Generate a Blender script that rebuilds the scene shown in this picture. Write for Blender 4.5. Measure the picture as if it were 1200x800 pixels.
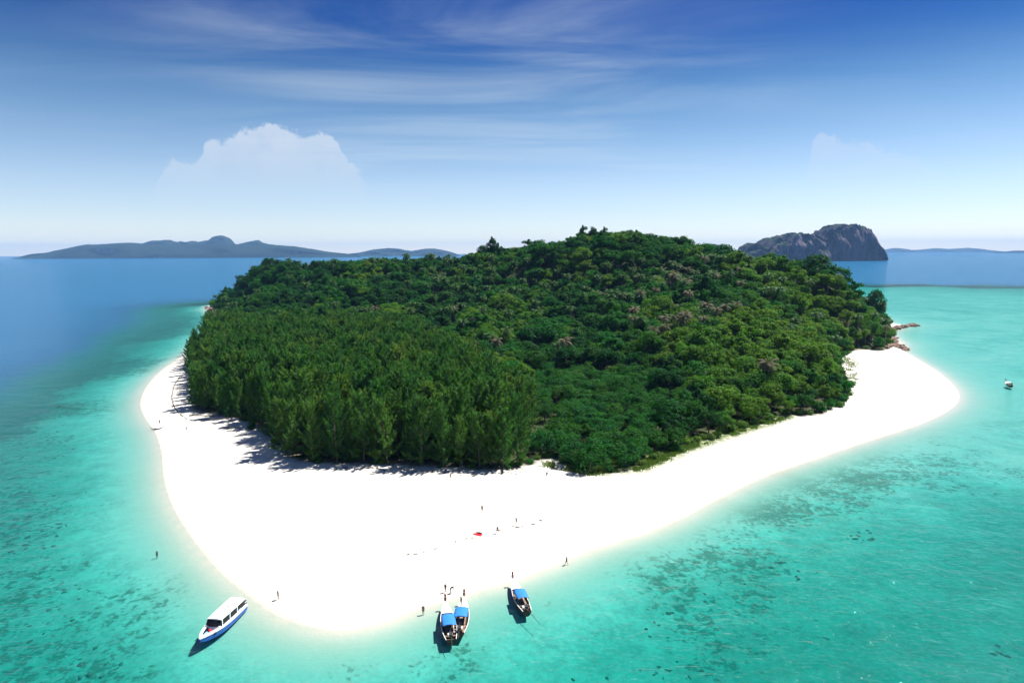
import bpy, bmesh, math, random
import numpy as np
from mathutils import Vector, Matrix, Euler

# ------------------------------------------------------------------ scene, camera
for o in list(bpy.data.objects):
    bpy.data.objects.remove(o)
scene = bpy.context.scene
col = scene.collection
random.seed(11)
rng = np.random.default_rng(11)
R = math.radians

CAM_H, FPX, W0, H0 = 60.0, 800.0, 1200.0, 800.0
PITCH = math.atan((400 - 295.5) / FPX)
ROLL = 0.0048
cam_data = bpy.data.cameras.new('camera')
cam_data.sensor_width = 36.0
cam_data.lens = 36.0 * FPX / W0
cam_data.clip_start = 0.5
cam_data.clip_end = 120000.0
cam = bpy.data.objects.new('camera', cam_data)
col.objects.link(cam)
scene.camera = cam
_f = Vector((0, math.cos(PITCH), -math.sin(PITCH)))
_u = Vector((0, math.sin(PITCH), math.cos(PITCH)))
_r = Vector((1, 0, 0))
C_R = _r * math.cos(ROLL) - _u * math.sin(ROLL)
C_U = _u * math.cos(ROLL) + _r * math.sin(ROLL)
C_F = _f
C_P = Vector((0, 0, CAM_H))
M4 = Matrix.Identity(4)
for i in range(3):
    M4[i][0], M4[i][1], M4[i][2], M4[i][3] = C_R[i], C_U[i], -C_F[i], C_P[i]
cam.matrix_world = M4


def ray(px, py):
    return (C_F + C_R * ((px - 600) / FPX) + C_U * ((400 - py) / FPX)).normalized()


def at(px, py, z=0.0):
    """the point of height z seen at a photo pixel"""
    d = ray(px, py)
    t = (z - CAM_H) / d.z
    return Vector((d.x * t, d.y * t, z))


def at_depth(px, py, Y):
    d = ray(px, py)
    return C_P + d * (Y / d.y)


def project(x, y, z):
    v = Vector((x, y, z)) - C_P
    w = v.dot(C_F)
    return 600 + FPX * v.dot(C_R) / w, 400 - FPX * v.dot(C_U) / w


def azel(px, py):
    d = ray(px, py)
    return math.atan2(d.x, d.y), math.asin(d.z)


# ------------------------------------------------------------------ light, exposure
EXPOSURE = 1.12
SUN_EL, SUN_AZ = R(58), R(62)          # ahead of the camera and to its right
sun_dir = Vector((math.cos(SUN_EL) * math.sin(SUN_AZ), math.cos(SUN_EL) * math.cos(SUN_AZ), math.sin(SUN_EL)))
sl = bpy.data.lights.new('sun', 'SUN')
sl.energy = 4.8
sl.angle = R(0.5)
sl.color = (1.0, 0.955, 0.89)
sun = bpy.data.objects.new('sun', sl)
sun.rotation_euler = (-sun_dir).to_track_quat('-Z', 'Y').to_euler()
sun.location = (0, 0, 300)
col.objects.link(sun)

vs = scene.view_settings
vs.view_transform = 'Standard'
vs.look = 'None'
vs.exposure = EXPOSURE
vs.gamma = 1.0
vs.use_curve_mapping = False
scene.render.engine = 'CYCLES'
cy = scene.cycles
cy.max_bounces = 8
cy.diffuse_bounces = 2
cy.glossy_bounces = 2
cy.transmission_bounces = 4
cy.transparent_max_bounces = 12
cy.volume_bounces = 0
cy.use_denoising = True
try:
    cy.denoiser = 'OPENIMAGEDENOISE'
    cy.denoising_input_passes = 'RGB_ALBEDO_NORMAL'
except Exception:
    pass
cy.use_adaptive_sampling = True
cy.adaptive_threshold = 0.02
cy.caustics_reflective = False
cy.caustics_refractive = False
cy.sample_clamp_indirect = 6.0


# ------------------------------------------------------------------ node helpers
class NT:
    def __init__(self, tree):
        self.t = tree

    def n(self, kind, **kw):
        nd = self.t.nodes.new(kind)
        for k, v in kw.items():
            setattr(nd, k, v)
        return nd

    def put(self, sock, v):
        if v is None:
            return
        if isinstance(v, bpy.types.NodeSocket):
            self.t.links.new(v, sock)
        else:
            if isinstance(v, (tuple, list)) and len(v) == 3 and sock.type == 'RGBA':
                v = (*v, 1)
            sock.default_value = v

    def m(self, op, a, b=None, c=None, clamp=False):
        nd = self.n('ShaderNodeMath', operation=op, use_clamp=clamp)
        for s, v in zip(nd.inputs, (a, b, c)):
            self.put(s, v)
        return nd.outputs[0]

    def vm(self, op, a, b=None):
        nd = self.n('ShaderNodeVectorMath', operation=op)
        self.put(nd.inputs[0], a)
        if b is not None:
            self.put(nd.inputs[1], b)
        return nd.outputs[0]

    def mix(self, f, a, b, blend='MIX'):
        nd = self.n('ShaderNodeMix', data_type='RGBA', blend_type=blend)
        self.put(nd.inputs[0], f)
        self.put(nd.inputs[6], a)
        self.put(nd.inputs[7], b)
        return nd.outputs[2]

    def smooth(self, x, lo, hi, a=0.0, b=1.0):
        nd = self.n('ShaderNodeMapRange', interpolation_type='SMOOTHSTEP')
        for s, v in zip(nd.inputs, (x, lo, hi, a, b)):
            self.put(s, v)
        return nd.outputs[0]

    def noise(self, vec, scale, detail=4, rough=0.55, dist=0.0):
        nd = self.n('ShaderNodeTexNoise')
        if vec is not None:
            self.put(nd.inputs['Vector'], vec)
        nd.inputs['Scale'].default_value = scale
        nd.inputs['Detail'].default_value = detail
        nd.inputs['Roughness'].default_value = rough
        nd.inputs['Distortion'].default_value = dist
        return nd.outputs[0]

    def attr(self, name):
        nd = self.n('ShaderNodeAttribute', attribute_name=name)
        return nd.outputs['Fac']

    def mixsh(self, f, a, b):
        nd = self.n('ShaderNodeMixShader')
        self.put(nd.inputs[0], f)
        self.t.links.new(a, nd.inputs[1])
        self.t.links.new(b, nd.inputs[2])
        return nd.outputs[0]


def new_mat(name):
    m = bpy.data.materials.new(name)
    m.use_nodes = True
    m.node_tree.nodes.clear()
    return m, NT(m.node_tree)


def finish(nt, surf, disp=None):
    out = nt.n('ShaderNodeOutputMaterial')
    nt.t.links.new(surf, out.inputs['Surface'])


def principled(nt, color, rough=0.6, spec=0.3, normal=None, metal=0.0):
    p = nt.n('ShaderNodeBsdfPrincipled')
    nt.put(p.inputs['Base Color'], color)
    nt.put(p.inputs['Roughness'], rough)
    nt.put(p.inputs['Specular IOR Level'], spec)
    nt.put(p.inputs['Metallic'], metal)
    if normal is not None:
        nt.put(p.inputs['Normal'], normal)
    return p.outputs[0]


def bump(nt, h, strength=0.5, dist=0.1):
    b = nt.n('ShaderNodeBump')
    b.inputs['Strength'].default_value = strength
    b.inputs['Distance'].default_value = dist
    nt.put(b.inputs['Height'], h)
    return b.outputs[0]


# ------------------------------------------------------------------ sky
world = bpy.data.worlds.new('World')
scene.world = world
world.use_nodes = True
world.node_tree.nodes.clear()
wt = NT(world.node_tree)
skyt = wt.n('ShaderNodeTexSky', sky_type='NISHITA')
skyt.sun_disc = False
skyt.sun_elevation = SUN_EL
skyt.sun_rotation = SUN_AZ
skyt.altitude = 60
skyt.air_density = 1.0
skyt.dust_density = 0.0
skyt.ozone_density = 3.0
SKY = 0.10
tc = wt.n('ShaderNodeTexCoord').outputs['Generated']
sx = wt.n('ShaderNodeSeparateXYZ')
wt.put(sx.inputs[0], tc)
az = wt.m('ARCTAN2', sx.outputs[0], sx.outputs[1])
el = wt.m('ARCSINE', sx.outputs[2])
# clear tropical air: pale near the horizon, quickly deepening to a saturated blue
ramp = wt.n('ShaderNodeValToRGB')
wt.put(ramp.inputs[0], wt.m('MULTIPLY', el, 1 / R(40), clamp=True))
cr = ramp.color_ramp
cr.interpolation = 'B_SPLINE'
SKY_RAMP = [(0.0, (0.84, 0.80, 0.78)), (0.03, (0.72, 0.68, 0.70)), (0.08, (0.63, 0.61, 0.66)), (0.165, (0.58, 0.56, 0.60)), (0.296, (0.25, 0.37, 0.44)),
            (0.39, (0.046, 0.158, 0.345)), (0.47, (0.030, 0.126, 0.335)), (1.0, (0.030, 0.126, 0.335))]
while len(cr.elements) < len(SKY_RAMP):
    cr.elements.new(0.5)
for e, (p, c) in zip(cr.elements, SKY_RAMP):
    e.position = p
    e.color = (*c, 1)
sky_col = wt.mix(1.0, skyt.outputs[0], ramp.outputs[0], 'MULTIPLY')


def cumulus(pts, lo_y, hi_y, strength):
    """a heap cloud in the sky: its ragged top follows the outline, its foot melts into the haze"""
    a = [azel(x, y) for x, y in pts]
    a0, a1 = a[0][0], a[-1][0]
    EM = 0.30
    fc = wt.n('ShaderNodeFloatCurve')
    cu = fc.mapping.curves[0]
    while len(cu.points) < len(a):
        cu.points.new(0.5, 0.5)
    for p, (x, y) in zip(cu.points, a):
        p.location = ((x - a0) / (a1 - a0), y / EM)
    fc.mapping.update()
    t = wt.m('DIVIDE', wt.m('SUBTRACT', az, a0), a1 - a0, clamp=True)
    wt.put(fc.inputs['Value'], t)
    top = wt.m('MULTIPLY', fc.outputs[0], EM)
    nz = wt.m('SUBTRACT', wt.noise(tc, 55, 8, 0.66), 0.5)
    f = wt.m('SUBTRACT', wt.m('ADD', top, wt.m('MULTIPLY', nz, 0.042)), el)
    edge = wt.smooth(f, -0.001, 0.006)
    lo, hi = azel(600, lo_y)[1], azel(600, hi_y)[1]
    fade = wt.smooth(el, lo, hi)
    body = wt.smooth(wt.noise(tc, 26, 5, 0.6), 0.25, 0.7, 0.75, 1.0)
    side = wt.m('MULTIPLY', wt.smooth(t, 0.0, 0.06), wt.smooth(t, 1.0, 0.9))
    return wt.m('MULTIPLY', wt.m('MULTIPLY', wt.m('MULTIPLY', wt.m('MULTIPLY', edge, fade), body), side), strength)


c1 = cumulus([(172, 240), (188, 205), (200, 190), (235, 182), (243, 166), (272, 160), (288, 151), (315, 144), (342, 150),
              (352, 156), (388, 158), (398, 172), (440, 225)], 265, 148, 0.72)
c2 = cumulus([(940, 240), (950, 178), (958, 157), (970, 156), (982, 163), (1004, 165), (1034, 172), (1080, 188), (1130, 208)],
             250, 155, 0.42)
# thin high cloud, a flat layer seen in perspective, going on overhead, out of view, with fuller cover added for fill light
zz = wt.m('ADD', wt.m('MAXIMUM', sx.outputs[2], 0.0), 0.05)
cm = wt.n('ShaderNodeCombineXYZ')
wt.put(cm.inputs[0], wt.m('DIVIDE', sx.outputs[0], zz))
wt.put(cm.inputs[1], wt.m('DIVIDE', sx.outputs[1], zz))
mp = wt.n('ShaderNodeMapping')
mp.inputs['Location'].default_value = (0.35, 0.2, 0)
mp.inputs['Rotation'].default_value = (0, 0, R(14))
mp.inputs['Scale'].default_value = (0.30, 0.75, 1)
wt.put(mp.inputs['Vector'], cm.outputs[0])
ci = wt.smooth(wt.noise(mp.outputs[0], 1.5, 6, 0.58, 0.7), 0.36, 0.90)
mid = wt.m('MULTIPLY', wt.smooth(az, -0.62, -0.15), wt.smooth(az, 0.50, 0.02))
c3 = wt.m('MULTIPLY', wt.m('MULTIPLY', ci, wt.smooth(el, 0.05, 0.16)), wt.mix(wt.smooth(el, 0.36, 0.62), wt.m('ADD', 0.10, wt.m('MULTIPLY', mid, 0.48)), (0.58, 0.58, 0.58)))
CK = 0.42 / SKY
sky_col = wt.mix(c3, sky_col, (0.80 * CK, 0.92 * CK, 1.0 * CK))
CK = 0.44 / SKY
sky_col = wt.mix(c2, sky_col, (0.80 * CK, 0.86 * CK, 0.97 * CK))
sky_col = wt.mix(c1, sky_col, (0.80 * CK, 0.87 * CK, 0.96 * CK))
world.cycles.sampling_method = "MANUAL"
world.cycles.sample_map_resolution = 512
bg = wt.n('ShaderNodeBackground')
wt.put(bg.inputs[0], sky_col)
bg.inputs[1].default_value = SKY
wo = wt.n('ShaderNodeOutputWorld')
wt.t.links.new(bg.outputs[0], wo.inputs[0])


# ------------------------------------------------------------------ object helpers
def tag(o, label=None, cat=None, group=None, kind=None):
    if label:
        o['label'] = label
    if cat:
        o['category'] = cat
    if group:
        o['group'] = group
    if kind:
        o['kind'] = kind
    return o


def mesh_np(name, verts, faces, mats=(), smooth=False, midx=None):
    me = bpy.data.meshes.new(name)
    verts = np.asarray(verts, dtype=np.float32)
    if isinstance(faces, np.ndarray):
        k = faces.shape[1]
        nf = len(faces)
        me.vertices.add(len(verts))
        me.vertices.foreach_set('co', verts.ravel())
        me.loops.add(nf * k)
        me.loops.foreach_set('vertex_index', faces.astype(np.int32).ravel())
        me.polygons.add(nf)
        me.polygons.foreach_set('loop_start', np.arange(nf, dtype=np.int32) * k)
        me.polygons.foreach_set('loop_total', np.full(nf, k, dtype=np.int32))
        me.update(calc_edges=True)
        me.validate()
    else:
        me.from_pydata(verts.tolist(), [], faces)
        me.update()
    for m in mats:
        me.materials.append(m)
    if midx is not None:
        me.polygons.foreach_set('material_index', np.asarray(midx, dtype=np.int32))
    if smooth:
        me.polygons.foreach_set('use_smooth', np.ones(len(me.polygons), dtype=bool))
    me.update()
    return me


def link(name, me, parent=None, loc=None):
    o = bpy.data.objects.new(name, me)
    col.objects.link(o)
    if parent:
        o.parent = parent
    if loc is not None:
        o.location = loc
    return o


def empty(name, loc=(0, 0, 0), rz=0.0, s=1.0):
    o = bpy.data.objects.new(name, None)
    o.empty_display_size = 0.5
    col.objects.link(o)
    o.location = loc
    o.rotation_euler = (0, 0, rz)
    o.scale = (s, s, s)
    return o


# ------------------------------------------------------------------ island plan
def spline(pts, n=6, closed=True):
    p = np.array(pts, dtype=float)
    N = len(p)
    out = []
    for i in range(N if closed else N - 1):
        if closed:
            a, b, c, d = p[i - 1], p[i], p[(i + 1) % N], p[(i + 2) % N]
        else:
            a, b, c, d = p[max(i - 1, 0)], p[i], p[i + 1], p[min(i + 2, N - 1)]
        for k in range(n):
            t = k / n
            out.append(0.5 * (2 * b + (c - a) * t + (2 * a - 5 * b + 4 * c - d) * t * t + (3 * b - 3 * c + d - a) * t ** 3))
    if not closed:
        out.append(p[-1])
    return np.array(out)


def px_xy(pts, z=0.0):
    return [tuple(at(x, y, z)[:2]) for x, y in pts]


shore_px = [(243, 361), (249, 367), (257, 371), (252, 380), (240, 396), (222, 412), (192, 432), (173, 452), (165, 472), (171, 490),
            (183, 507), (190, 530), (193, 560), (203, 592), (225, 628), (255, 665), (290, 696), (325, 720), (370, 735), (410, 738),
            (450, 729), (490, 714), (530, 702), (560, 692), (600, 681), (650, 662), (700, 642), (760, 623), (800, 606), (850, 580),
            (900, 557), (960, 536), (1020, 516), (1080, 496), (1114, 479), (1124, 464), (1114, 448), (1095, 433), (1072, 419),
            (1060, 411), (1058, 403), (1049, 395), (1046, 389), (1060, 382.6), (1066, 380.4), (1046, 379)]
SHORE = spline(px_xy(shore_px) + [(345, 690), (300, 770), (180, 840), (20, 880), (-160, 890), (-300, 860), (-350, 815)], 5)
veg_px = [(240, 398), (228, 430), (222, 455), (221, 470), (226, 481), (250, 486), (285, 494), (305, 508), (322, 524), (338, 539), (370, 543), (420, 546),
          (470, 547), (520, 549), (560, 551), (600, 552), (622, 546), (645, 538), (664, 546), (700, 553), (745, 549), (800, 526), (860, 507),
          (915, 489), (960, 487), (988, 474), (998, 458), (984, 440), (986, 420), (1003, 411), (1040, 408), (1046, 396)]
VEG = spline(px_xy(veg_px, 2.0) + [(370, 700), (320, 820), (20, 920), (-320, 900), (-395, 800), (-300, 640)], 4)
grove_px = [(226, 479), (250, 484), (285, 492), (305, 506), (322, 522), (338, 537), (370, 541), (420, 544), (470, 545), (520, 547), (560, 549), (606, 550)]
GROVE = np.array(px_xy(grove_px, 2.0) + [(8, 222), (-5, 262), (-28, 330), (-55, 392), (-100, 425), (-170, 432), (-205, 470), (-218, 470), (-195, 415), (-168, 350)])


def inside(poly, x, y):
    res = np.zeros(np.shape(x), bool)
    n = len(poly)
    for i in range(n):
        x0, y0 = poly[i]
        x1, y1 = poly[(i + 1) % n]
        if y0 == y1:
            continue
        c = ((y0 > y) != (y1 > y)) & (x < (x1 - x0) * (y - y0) / (y1 - y0) + x0)
        res ^= c
    return res


def sdf(poly, x, y):
    d2 = np.full(np.shape(x), 1e18)
    n = len(poly)
    for i in range(n):
        a, b = np.array(poly[i]), np.array(poly[(i + 1) % n])
        e = b - a
        L = max(e @ e, 1e-9)
        t = np.clip(((x - a[0]) * e[0] + (y - a[1]) * e[1]) / L, 0, 1)
        d2 = np.minimum(d2, (x - a[0] - t * e[0]) ** 2 + (y - a[1] - t * e[1]) ** 2)
    d = np.sqrt(d2)
    return np.where(inside(poly, x, y), d, -d)


def vnoise(x, y, scale, seed=0):
    """smooth value noise"""
    r = np.random.default_rng(seed).random((128, 128))
    u, v = x / scale, y / scale
    i, j = np.floor(u).astype(int), np.floor(v).astype(int)
    fu, fv = u - i, v - j
    fu, fv = fu * fu * (3 - 2 * fu), fv * fv * (3 - 2 * fv)
    g = lambda a, b: r[a % 128, b % 128]
    return (g(i, j) * (1 - fu) + g(i + 1, j) * fu) * (1 - fv) + (g(i, j + 1) * (1 - fu) + g(i + 1, j + 1) * fu) * fv - 0.5


def sstep(x, a, b):
    t = np.clip((x - a) / (b - a), 0, 1)
    return t * t * (3 - 2 * t)


hill_pts = [(255, 760, 6), (280, 740, 18), (310, 700, 33), (350, 680, 36), (400, 650, 37), (450, 635, 38), (500, 620, 40), (600, 590, 47), (650, 570, 54),
            (690, 560, 59), (725, 555, 61), (760, 550, 58), (830, 530, 49), (870, 500, 42), (900, 480, 41), (960, 460, 36), (1000, 470, 26), (1030, 520, 14), (1020, 600, 18),
            (700, 430, 19), (700, 350, 6), (700, 270, 2), (620, 400, 5), (600, 480, 17), (500, 450, 10), (500, 540, 27), (400, 560, 22),
            (400, 470, 6), (330, 560, 14), (300, 480, 2), (270, 620, 10), (900, 370, 21), (900, 270, 5), (900, 310, 11), (960, 400, 24), (985, 340, 12),
            (800, 430, 28), (800, 350, 13), (800, 270, 3), (760, 220, 0), (300, 300, 0), (400, 300, 0), (500, 300, 0), (560, 250, 0),
            (450, 210, 0), (400, 380, 0.5), (300, 400, 0.5), (240, 420, 0), (500, 380, 1), (560, 330, 1), (620, 320, 2), (640, 240, 0), (860, 230, 0),
            (600, 720, 34), (700, 700, 40), (500, 740, 28), (400, 780, 20), (300, 800, 12), (800, 650, 30), (900, 600, 24), (960, 560, 22), (760, 780, 15)]
HP = np.array([((px - 600) / 800 * Y, Y, h) for px, Y, h in hill_pts])


def height(x, y):
    x, y = np.asarray(x, float), np.asarray(y, float)
    ds = sdf(SHORE, x, y)
    w = np.zeros_like(x)
    s = np.zeros_like(x)
    for hx, hy, hh in HP:
        k = 1.0 / (((x - hx) ** 2 + (y - hy) ** 2) / 900.0 + 0.35) ** 2
        w += k
        s += k * hh
    hill = s / w
    dv = sdf(VEG, x, y)
    inl = np.minimum(dv, ds - 3)
    land = 2.1 * (1 - np.exp(-np.maximum(ds, 0) / 15.0)) + hill * sstep(inl, 0, 45) \
        + (vnoise(x, y, 14, 3) * 2.2 + vnoise(x, y, 37, 4) * 5.0) * sstep(hill, 2, 20) * sstep(inl, 5, 40) \
        + (vnoise(x, y, 9, 8) * 0.22 + vnoise(x, y, 23, 9) * 0.35) * sstep(ds, 2, 14)
    D, _ = sea_depth(x, y)
    d_out = np.maximum(-ds, 0)
    sea = -D * (1 - np.exp(-0.10 * d_out / D))
    sea = sea + (vnoise(x, y, 7, 5) * 0.35 + vnoise(x, y, 19, 6) * 0.5) * sstep(d_out, 8, 40)
    return np.where(ds > 0, land, np.minimum(sea, -0.004 * d_out)), ds, dv


# water depth (m) and reef cover (0-1), read off the colour of the water
depth_px = [(30, 785, 4.0, .55), (150, 785, 3.5, .42), (250, 790, 2.6, .12), (60, 660, 4.2, .55), (60, 720, 4.2, .6), (120, 690, 3.9, .55), (100, 570, 4.0, .40), (30, 580, 4.8, .6), (30, 530, 4.8, .45),
            (150, 620, 2.9, .1), (30, 470, 16, .95), (8, 455, 20, .9), (60, 432, 18, .95), (25, 420, 20, .9), (70, 405, 18, .9), (8, 492, 8, .9), (90, 462, 5, .45), (120, 420, 11, .8), (150, 445, 3.5, .15), (130, 500, 2.6, .1), (80, 500, 3.0, .25),
            (150, 540, 2.4, .05), (190, 405, 5, .4), (170, 385, 10, .8), (100, 385, 14, .75), (150, 350, 15, .6), (50, 350, 18, .6), (215, 355, 12, .5), (220, 345, 15, .4), (60, 375, 16, .7), (225, 395, 2.5, .1), (20, 315, 30, .3), (150, 312, 30, .3),
            (300, 312, 30, .2), (340, 790, 2.6, .15), (420, 785, 2.6, .4), (520, 785, 2.8, .5), (600, 760, 2.7, .2), (620, 795, 2.9, .25), (720, 760, 3.0, .3), (700, 700, 2.4, .25),
            (790, 690, 3.0, .6), (860, 660, 2.9, .6), (830, 740, 3.1, .55), (960, 620, 2.3, .3), (900, 590, 2.0, .72), (960, 560, 1.5, .66), (1080, 540, 1.4, .55), (1150, 510, 1.25, .4),
            (1000, 690, 2.9, .15), (1100, 620, 2.4, .12), (1150, 690, 2.7, .15), (950, 770, 3.2, .35), (1080, 770, 3.1, .25), (1180, 780, 3.1, .3),
            (1180, 450, 1.1, .1), (1150, 410, 1.05, .12), (1190, 390, 1.15, .15), (1100, 380, 1.15, .15), (1120, 350, 1.3, .3), (1190, 355, 1.3, .25), (1060, 345, 1.4, .1), (1040, 340, 1.6, .1), (1180, 338, 1.4, .1), (1100, 336, 1.4, .1),
            (1100, 331, 14, .1), (1190, 330, 14, .1), (1000, 327, 14, .1), (1100, 318, 28, .1), (1000, 310, 30, .1), (1190, 312, 30, .1), (700, 305, 30, .1)]
DP = []
for _x, _y, _d, _c in depth_px:
    _p = at(_x, _y, 0)
    DP.append((_p.x / _p.y, math.log(_p.y), _d, _c))


def sea_depth(x, y):
    yy = np.maximum(y, 75.0)
    a, b = x / yy, np.log(yy)
    a = np.clip(a, -0.95, 0.95)
    b = b + vnoise(x, y, 31, 15) * 0.10 + vnoise(x, y, 90, 16) * 0.10
    w = np.zeros_like(x, dtype=float)
    sd = np.zeros_like(w)
    sc = np.zeros_like(w)
    for pa, pb, d, c in DP:
        k = 1.0 / ((a - pa) ** 2 + ((b - pb) * 0.9) ** 2 + 0.0016) ** 2
        w += k
        sd += k * math.log(d)
        sc += k * c
    return np.exp(sd / w), sc / w


def axis(lo, hi, step, far_lo, far_hi, g=1.16):
    a = list(np.arange(lo, hi + 1e-6, step))
    s, v = step, a[-1]
    while v < far_hi:
        s *= g
        v += s
        a.append(min(v, far_hi))
    s, v = step, a[0]
    while v > far_lo:
        s *= g
        v -= s
        a.insert(0, max(v, far_lo))
    return np.array(a)


FAR = 26000.0


def grid_mesh(name, xs, ys, zfun, mats):
    X, Y = np.meshgrid(xs, ys)
    Z, attrs = zfun(X, Y)
    v = np.stack([X.ravel(), Y.ravel(), Z.ravel()], 1)
    nx, ny = len(xs), len(ys)
    i = np.arange(nx * ny).reshape(ny, nx)
    f = np.stack([i[:-1, :-1], i[:-1, 1:], i[1:, 1:], i[1:, :-1]], -1).reshape(-1, 4)
    me = mesh_np(name, v, f, mats, smooth=True)
    for k, a in attrs.items():
        at_ = me.attributes.new(k, 'FLOAT', 'POINT')
        at_.data.foreach_set('value', np.asarray(a, dtype=np.float32).ravel())
    return me, X, Y, Z


# ------------------------------------------------------------------ ground material
m_ground, nt = new_mat('island sand and soil')
pos = nt.n('ShaderNodeNewGeometry').outputs['Position']
veg = nt.attr('veg')
reef = nt.attr('reef')
lvl = nt.attr('level')
grain = nt.noise(pos, 1.7, 6, 0.65)
sand = nt.mix(grain, (0.54, 0.515, 0.47), (0.63, 0.605, 0.56))
mott = nt.m('ADD', nt.m('MULTIPLY', nt.noise(pos, 0.22, 4, 0.6), 0.55), nt.m('MULTIPLY', nt.noise(pos, 1.1, 3, 0.6), 0.45))
sand = nt.mix(nt.smooth(lvl, -0.4, -1.3), sand, nt.mix(nt.smooth(mott, 0.32, 0.66), (0.40, 0.40, 0.36), (0.64, 0.62, 0.56)))
wet = nt.m('MULTIPLY', nt.m('MULTIPLY', nt.smooth(lvl, 0.34, -0.05), nt.smooth(lvl, -1.3, -0.3)), 0.85)
sand = nt.mix(wet, sand, (0.43, 0.39, 0.325))
# reef and seagrass in ragged dark patches
rn = nt.m('ADD', nt.m('MULTIPLY', nt.noise(pos, 0.07, 5, 0.6, 0.4), 0.28), nt.m('ADD', nt.m('MULTIPLY', nt.noise(pos, 0.38, 5, 0.65, 0.3), 0.40), nt.m('MULTIPLY', nt.noise(pos, 1.0, 3, 0.6), 0.32)))
thr = nt.m('SUBTRACT', 0.688, nt.m('MULTIPLY', reef, 0.32))
rk = nt.smooth(nt.m('SUBTRACT', rn, thr), -0.025, 0.05)
rk = nt.m('MULTIPLY', rk, nt.smooth(lvl, -0.35, -1.0))
haze_bed = nt.m('MULTIPLY', nt.smooth(nt.noise(pos, 0.035, 5, 0.6), 0.40, 0.66), nt.m('MULTIPLY', reef, 0.55))
reefc = nt.mix(nt.noise(pos, 0.9, 4), (0.04, 0.07, 0.055), (0.17, 0.18, 0.12))
bed = nt.mix(haze_bed, sand, (0.30, 0.31, 0.24))
bed = nt.mix(nt.m('MULTIPLY', rk, 0.70), bed, reefc)
soil = nt.mix(nt.noise(pos, 0.35, 6, 0.7), (0.045, 0.036, 0.022), (0.035, 0.060, 0.018))
litter = nt.mix(nt.smooth(nt.noise(pos, 0.8, 6, 0.7), 0.42, 0.62), soil, (0.20, 0.17, 0.13))
vk = nt.smooth(nt.m('ADD', veg, nt.m('MULTIPLY', nt.m('SUBTRACT', nt.noise(pos, 0.30, 6, 0.7), 0.5), 9.0)), -1.0, 3.5)
deepveg = nt.smooth(veg, 2.0, 9.0)
colr = nt.mix(vk, bed, nt.mix(deepveg, litter, soil))
gk = nt.m('MULTIPLY', nt.attr('grassy'), nt.smooth(nt.noise(pos, 0.5, 6, 0.7), 0.30, 0.55))
colr = nt.mix(gk, colr, nt.mix(grain, (0.05, 0.10, 0.02), (0.16, 0.19, 0.06)))
nrm = bump(nt, nt.m('ADD', nt.noise(pos, 0.9, 5, 0.6), nt.m('MULTIPLY', grain, 0.3)), 0.35, 0.25)
finish(nt, principled(nt, colr, 0.9, 0.1, nrm))

GRASS_LINE = np.array(px_xy([(705, 553), (745, 549), (800, 526), (860, 507), (918, 489)], 2.0))


def polyline_dist(line, x, y):
    d2 = np.full(np.shape(x), 1e18)
    for a, b in zip(line[:-1], line[1:]):
        e = b - a
        t = np.clip(((x - a[0]) * e[0] + (y - a[1]) * e[1]) / (e @ e), 0, 1)
        d2 = np.minimum(d2, (x - a[0] - t * e[0]) ** 2 + (y - a[1] - t * e[1]) ** 2)
    return np.sqrt(d2)


def ground_z(X, Y):
    Z, ds, dv = height(X, Y)
    _, reefv = sea_depth(X, Y)
    v = np.minimum(dv, ds - 4)
    g = sstep(polyline_dist(GRASS_LINE + np.array([0.5, 2.0]), X, Y), 6.5, 1.5)
    return Z, {'veg': v, 'reef': reefv, 'level': Z, 'grassy': g}


GX, GY = axis(-430, 430, 2.4, -FAR, FAR), axis(70, 910, 2.4, -3000, FAR)
me, TX, TY, TZ = grid_mesh('ground', GX, GY, ground_z, [m_ground])
ground = tag(link('ground', me), 'white sand island rising to a forested hill with a pale seabed around it', None, None, 'structure')


def hz(x, y):
    """ground height at points inside the fine grid"""
    x, y = np.atleast_1d(np.asarray(x, float)), np.atleast_1d(np.asarray(y, float))
    i = np.clip(np.searchsorted(GX, x) - 1, 0, len(GX) - 2)
    j = np.clip(np.searchsorted(GY, y) - 1, 0, len(GY) - 2)
    u = (x - GX[i]) / (GX[i + 1] - GX[i])
    v = (y - GY[j]) / (GY[j + 1] - GY[j])
    return (TZ[j, i] * (1 - u) + TZ[j, i + 1] * u) * (1 - v) + (TZ[j + 1, i] * (1 - u) + TZ[j + 1, i + 1] * u) * v


def on_ground(px, py):
    """ground point seen at a photo pixel (first approximated at beach height)"""
    z = 1.0
    for _ in range(6):
        p = at(px, py, z)
        z = max(float(hz(p.x, p.y)[0]), 0.0)
    return Vector((p.x, p.y, float(hz(p.x, p.y)[0])))


# ------------------------------------------------------------------ water
m_sea, nt = new_mat('clear tropical water')
pos = nt.n('ShaderNodeNewGeometry').outputs['Position']
dep = nt.attr('depth')
path = nt.m('MULTIPLY', dep, -1.22)
ab = nt.n('ShaderNodeCombineColor')
for s, k in zip(ab.inputs, (0.85, 0.195, 0.225)):
    nt.put(s, nt.m('EXPONENT', nt.m('MULTIPLY', path, k)))
murk = nt.m('SUBTRACT', 1.0, nt.m('EXPONENT', nt.m('MULTIPLY', dep, nt.m('ADD', -0.02, nt.m('MULTIPLY', dep, -0.030)))))
body = nt.mix(nt.smooth(dep, 3.6, 6.5), (0.008, 0.185, 0.17), (0.015, 0.105, 0.215))
w1 = nt.noise(pos, 0.42, 3, 0.55, 0.5)
mp = nt.n('ShaderNodeMapping')
mp.inputs['Rotation'].default_value = (0, 0, R(28))
mp.inputs['Scale'].default_value = (0.55, 1.25, 1)
nt.put(mp.inputs['Vector'], pos)
w2 = nt.noise(mp.outputs[0], 1.15, 4, 0.6, 0.3)
w3 = nt.noise(mp.outputs[0], 0.10, 2, 0.5)
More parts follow.
